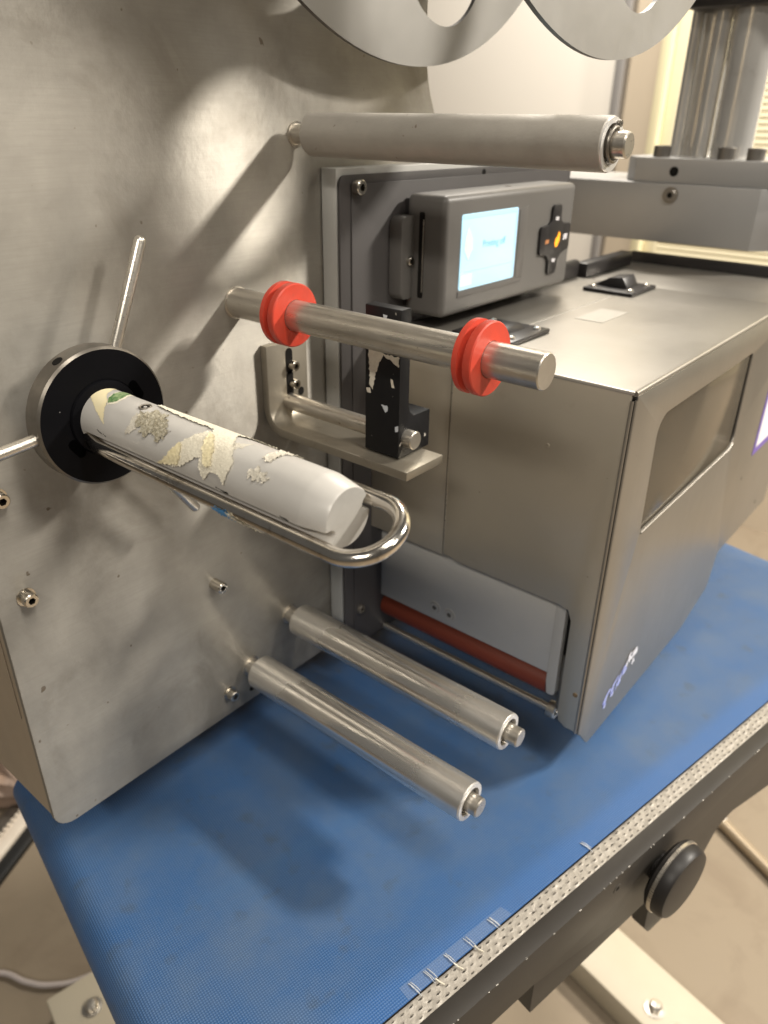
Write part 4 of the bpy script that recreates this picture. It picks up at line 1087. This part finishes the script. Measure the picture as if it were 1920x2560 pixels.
# bare chips along the outer top edge of the rail
bm = bmesh.new()
u = 0.26
while u < 0.95:
    ln = random.choice([0.0006, 0.001, 0.0015, 0.002, 0.004]); wd = random.uniform(0.0001, 0.0003) * (2.5 if random.random() < 0.12 else 1)
    p = [cvpt(u, 0.2122 - wd, ZR + 0.00012), cvpt(u + ln, 0.2122 - wd * 0.6, ZR + 0.00012), cvpt(u + ln, 0.21245, ZR - wd), cvpt(u, 0.21245, ZR - wd * 1.2)]
    bm.faces.new([bm.verts.new(q) for q in p])
    u += ln + random.choice([0.003, 0.006, 0.012, 0.025, 0.04])
mk("bare_chips", bm, m_chip, rail, smooth=0, kind="stuff")
# perforated strip: cells with octagonal holes over a darker bed
mk("strip_bed", box(0.10, 0.972, -0.1996, -0.1872, BZ - 0.0075, BZ - 0.0055, 0), m_holes, cv, smooth=0)
bm = bmesh.new()
pu, pw = 0.0072, 0.0042
zs = BZ - 0.0022
nu = int((0.97 - 0.15) / pu)
grid = {}
def gv(a, b, z=zs):
    key = (round(a, 5), round(b, 5), round(z, 5))
    if key not in grid: grid[key] = bm.verts.new(cvpt(a, b, z))
    return grid[key]
for row in range(3):
    w0 = 0.1870 + row * pw
    for i in range(nu):
        u0 = 0.15 + (i + 0.5 * (row % 2)) * pu
        c8 = [(u0, w0), (u0 + pu / 2, w0), (u0 + pu, w0), (u0 + pu, w0 + pw / 2), (u0 + pu, w0 + pw), (u0 + pu / 2, w0 + pw), (u0, w0 + pw), (u0, w0 + pw / 2)]
        o8 = [gv(a, b) for a, b in c8]
        cu, cw = u0 + pu / 2, w0 + pw / 2
        rim_, inn = [], []
        kk = random.uniform(0.55, 0.9); kz = random.uniform(0.0, 2.2)
        cu += random.uniform(-0.0003, 0.0003); cw += random.uniform(-0.0003, 0.0003)
        for a, b in c8:
            d = Vector((a - cu, b - cw)).normalized()
            rim_.append(bm.verts.new(cvpt(cu + d.x * 0.0026 * kk, cw + d.y * 0.0011 * kk, zs + 0.0003 * kz)))
            inn.append(bm.verts.new(cvpt(cu + d.x * 0.0018 * kk, cw + d.y * 0.0007 * kk, zs - 0.0007)))
        for j in range(8):
            bm.faces.new((o8[j], o8[(j + 1) % 8], rim_[(j + 1) % 8], rim_[j]))
            bm.faces.new((rim_[j], rim_[(j + 1) % 8], inn[(j + 1) % 8], inn[j]))
st_ = mk("perforated_strip", bm, m_strip, cv, smooth=60)
# beyond: solid strip
# screw and knob on the rail
o = screw("socket_screw", cvpt(0.4361, 0.2120, -0.4870), 0.0044, 0.0006, cv, M=frame_to((0, -1, 0)), washer=False, material=m_rail)
KC = (0.4935, -0.5085)
kn = mk("knob", lathe([(0.012, 0.0), (0.012, 0.004), (0.0262, 0.0060), (0.0298, 0.0085), (0.0302, 0.0110)], cvpt(KC[0], 0.2120, KC[1]), frame_to((0, -1, 0)), 64), m_knob, cv)
mk("knob_ring", lathe([(0.0302, 0.0110), (0.0311, 0.0114), (0.0311, 0.0136), (0.0302, 0.0140)], cvpt(KC[0], 0.2120, KC[1]), frame_to((0, -1, 0)), 64), m_steel, kn)
mk("knob_face", lathe([(0.0302, 0.0140), (0.0299, 0.0200), (0.0280, 0.0228), (0.0243, 0.0236), (0, 0.0238)], cvpt(KC[0], 0.2120, KC[1]), frame_to((0, -1, 0)), 64), m_knob, kn)
# far rail
mk("far_rail", box(0.16, 0.95, -W0 + 0.004, -W0 + 0.014, -0.5475, ZR, 0.0005), m_rail, cv)
for uu, ww in ((0.17, -0.06), (0.8155, -0.12)):
    mk("leg", box(uu - 0.02, uu + 0.02, -ww - 0.02, -ww + 0.02, FZ + 0.05, BZ - 0.05, 0.002), m_foot, cv)
for u0, u1, wa, wb_ in ((0.106, 0.205, -0.425, 0.56), (0.768, 0.864, -0.425, 0.70)):
    ft = mk("foot_bar", box(u0, u1, -wb_, -wa, FZ + 0.0005, FZ + 0.05, 0.004), m_foot, cv)
    if u0 < 0.5: bolts = ((0.1560, -0.372),)
    else: bolts = ((0.8005, 0.135), (0.8230, 0.64))
    for bu, bw in bolts:
        mk("foot_bolt", lathe([(0.0145, 0), (0.0145, 0.0015), (0.0095, 0.0020), (0.0092, 0.009), (0.0060, 0.0125), (0, 0.0135)], cvpt(bu, bw, FZ + 0.05), frame_to((0, 0, 1)), 24), m_steel, ft)
    if u0 > 0.5:
        mk("foot_bolt", lathe([(0.0145, 0), (0.0145, 0.0015), (0.0095, 0.0020), (0.0092, 0.009), (0.0060, 0.0125), (0, 0.0135)], cvpt(0.7960, 0.1755, FZ + 0.05), frame_to((0, 0, 1)), 24), m_steel, ft)

# clear tape with frayed ticks along the belt edge (lies on the belt)
ft = thing("frayed_tape", (0, 0, -0.47), "strip of clear tape with white frayed ticks on the belt edge", "tape", rotz=YAW)
mk("film", poly_plate([(0.262, 0.1775), (0.350, 0.1780), (0.352, 0.1862), (0.262, 0.1864)], [], lambda a, b, d: cvpt(a, b, d), BZ + 0.00015, BZ + 0.00025, 0), m_film, ft, smooth=0)
for u0 in (0.268, 0.2815, 0.297, 0.3150, 0.3360, 0.432):
    bm = bmesh.new()
    for k in range(random.choice([3, 4, 5])):
        a = u0 + random.uniform(-0.0025, 0.0025)
        p = []
        for i in range(6):
            f = i / 5
            p.append(cvpt(a + 0.0014 * f + random.uniform(-0.0002, 0.0002), 0.1788 + (0.0085 + random.uniform(-0.001, 0.003)) * f, BZ + 0.0004 + 0.0006 * math.sin(f * PI)))
        tube(p, [0.00016, 0.0003, 0.0003, 0.00028, 0.0002, 0.0001], 6, bm)
    mk("frayed_thread", bm, m_tape, ft)
    if u0 < 0.33 and u0 > 0.27:
        p = [cvpt(u0 + 0.0018, 0.1866, BZ + 0.0004), cvpt(u0 + 0.0030, 0.1895, BZ - 0.0008), cvpt(u0 + 0.0045, 0.1925, BZ - 0.0010)]
        mk("yellowed_end", tube(p, 0.00045, 8), m_paper, ft)

# ================================================================== FLOOR THINGS
def bez(p, n=24):
    P_ = [Vector(q) for q in p]; out_ = []
    for s_ in range(len(P_) - 1):
        p0 = P_[max(s_ - 1, 0)]; p1 = P_[s_]; p2 = P_[s_ + 1]; p3 = P_[min(s_ + 2, len(P_) - 1)]
        for k2 in range(n):
            t_ = k2 / n
            out_.append(0.5 * ((2 * p1) + (-p0 + p2) * t_ + (2 * p0 - 5 * p1 + 4 * p2 - p3) * t_ * t_ + (-p0 + 3 * p1 - 3 * p2 + p3) * t_ ** 3))
    out_.append(P_[-1]); return out_

mk("floor_cable", tube(bez([(0.02, 0.66, FZ + 0.007), (0.12, 0.56, FZ + 0.007), (0.1743, 0.5144, FZ + 0.007), (0.1928, 0.4712, FZ + 0.007), (0.2154, 0.4369, FZ + 0.007), (0.26, 0.405, FZ + 0.007), (0.36, 0.38, FZ + 0.007)], 10), 0.0045, 12), m_cable,
   base=(0.2, 0.46, FZ), label="thin grey cable lying on the floor beside the cream foot", cat="cable")
tr = thing("cable_trunking", (0.3, 0.71, FZ), "black and cream cable trunking with a ribbed top on the floor", "trunking")
d_ = Vector((0.067, 0.034, 0)).normalized(); n_ = Vector((-d_.y, d_.x, 0))
def slab(c0, w0, w1, z0, z1, L0, L1):
    bm = bmesh.new()
    vs = [c0 + d_ * a + n_ * b + Vector((0, 0, c - c0.z)) for a in (L0, L1) for b in (w0, w1) for c in (z0, z1)]
    V_ = [bm.verts.new(v) for v in vs]
    for f in ((0, 1, 3, 2), (4, 6, 7, 5), (0, 4, 5, 1), (2, 3, 7, 6), (0, 2, 6, 4), (1, 5, 7, 3)): bm.faces.new([V_[i] for i in f])
    bmesh.ops.recalc_face_normals(bm, faces=bm.faces[:]); bevel_bm(bm, 0.003, 2)
    return bm
tc0 = Vector((0.2590, 0.6880, FZ))
mk("black_base", slab(tc0, -0.014, 0.012, FZ + 0.0005, FZ + 0.014, -0.25, 0.6), m_hose, tr)
mk("cream_duct", slab(tc0, 0.013, 0.046, FZ + 0.0005, FZ + 0.020, -0.25, 0.6), m_cream, tr)
mk("dark_back", slab(tc0, 0.047, 0.075, FZ + 0.0005, FZ + 0.012, -0.25, 0.6), m_rim, tr)
for i in range(26):
    p = tc0 + d_ * (-0.06 + i * 0.011) + n_ * 0.040 + Vector((0, 0, 0.0202))
    mk("rib", lathe([(0.0040, 0.0), (0.0038, 0.004), (0.0018, 0.0044), (0.0016, 0.003), (0, 0.003)], p, frame_to((0, 0, 1)), 12), m_cream, tr)
bm = bmesh.new(); bmesh.ops.create_icosphere(bm, subdivisions=5, radius=1.0)
for v in bm.verts:
    c = v.co.copy(); nrm = c.normalized()
    w_ = 0.16 * math.sin(5 * c.x + 3 * c.z) * math.cos(4 * c.y - 2 * c.x) + 0.10 * math.sin(11 * c.y + 7 * c.x) * math.sin(9 * c.z) + 0.05 * math.sin(23 * c.x + 17 * c.y + 13 * c.z)
    c = c * (1 + w_)
    v.co = Vector((0.40 + c.x * 0.085, 0.90 + c.y * 0.12, max(FZ + 0.001, FZ + 0.05 + c.z * 0.07)))
mk("crumpled_bag", bm, m_brown, base=(0.40, 0.90, FZ), label="crumpled brown and cream bag on the floor behind the machine", cat="bag", smooth=60)
mk("white_carton", box(0.36, 0.46, 0.965, 1.10, FZ + 0.0005, FZ + 0.06, 0.004), m_wpanel, base=(0.41, 1.03, FZ), label="small white carton on the floor at the left edge", cat="carton")
fr = thing("floor_rail", (1.17, -0.31, FZ), "tan metal rail with a painted end highlight lying on the floor", "rail")
a_ = Vector((1.196, -0.262, FZ + 0.012)); e_ = Vector((1.06, -0.52, FZ + 0.012))
mk("bar", tube([a_, e_], 0.011, 20), m_tanrod, fr)
mk("end_highlight", tube([a_ + (a_ - e_).normalized() * -0.0, a_ + (a_ - e_).normalized() * 0.016], 0.0118, 20), m_alu_white, fr)  # pale end piece stands in for the highlight on the rail
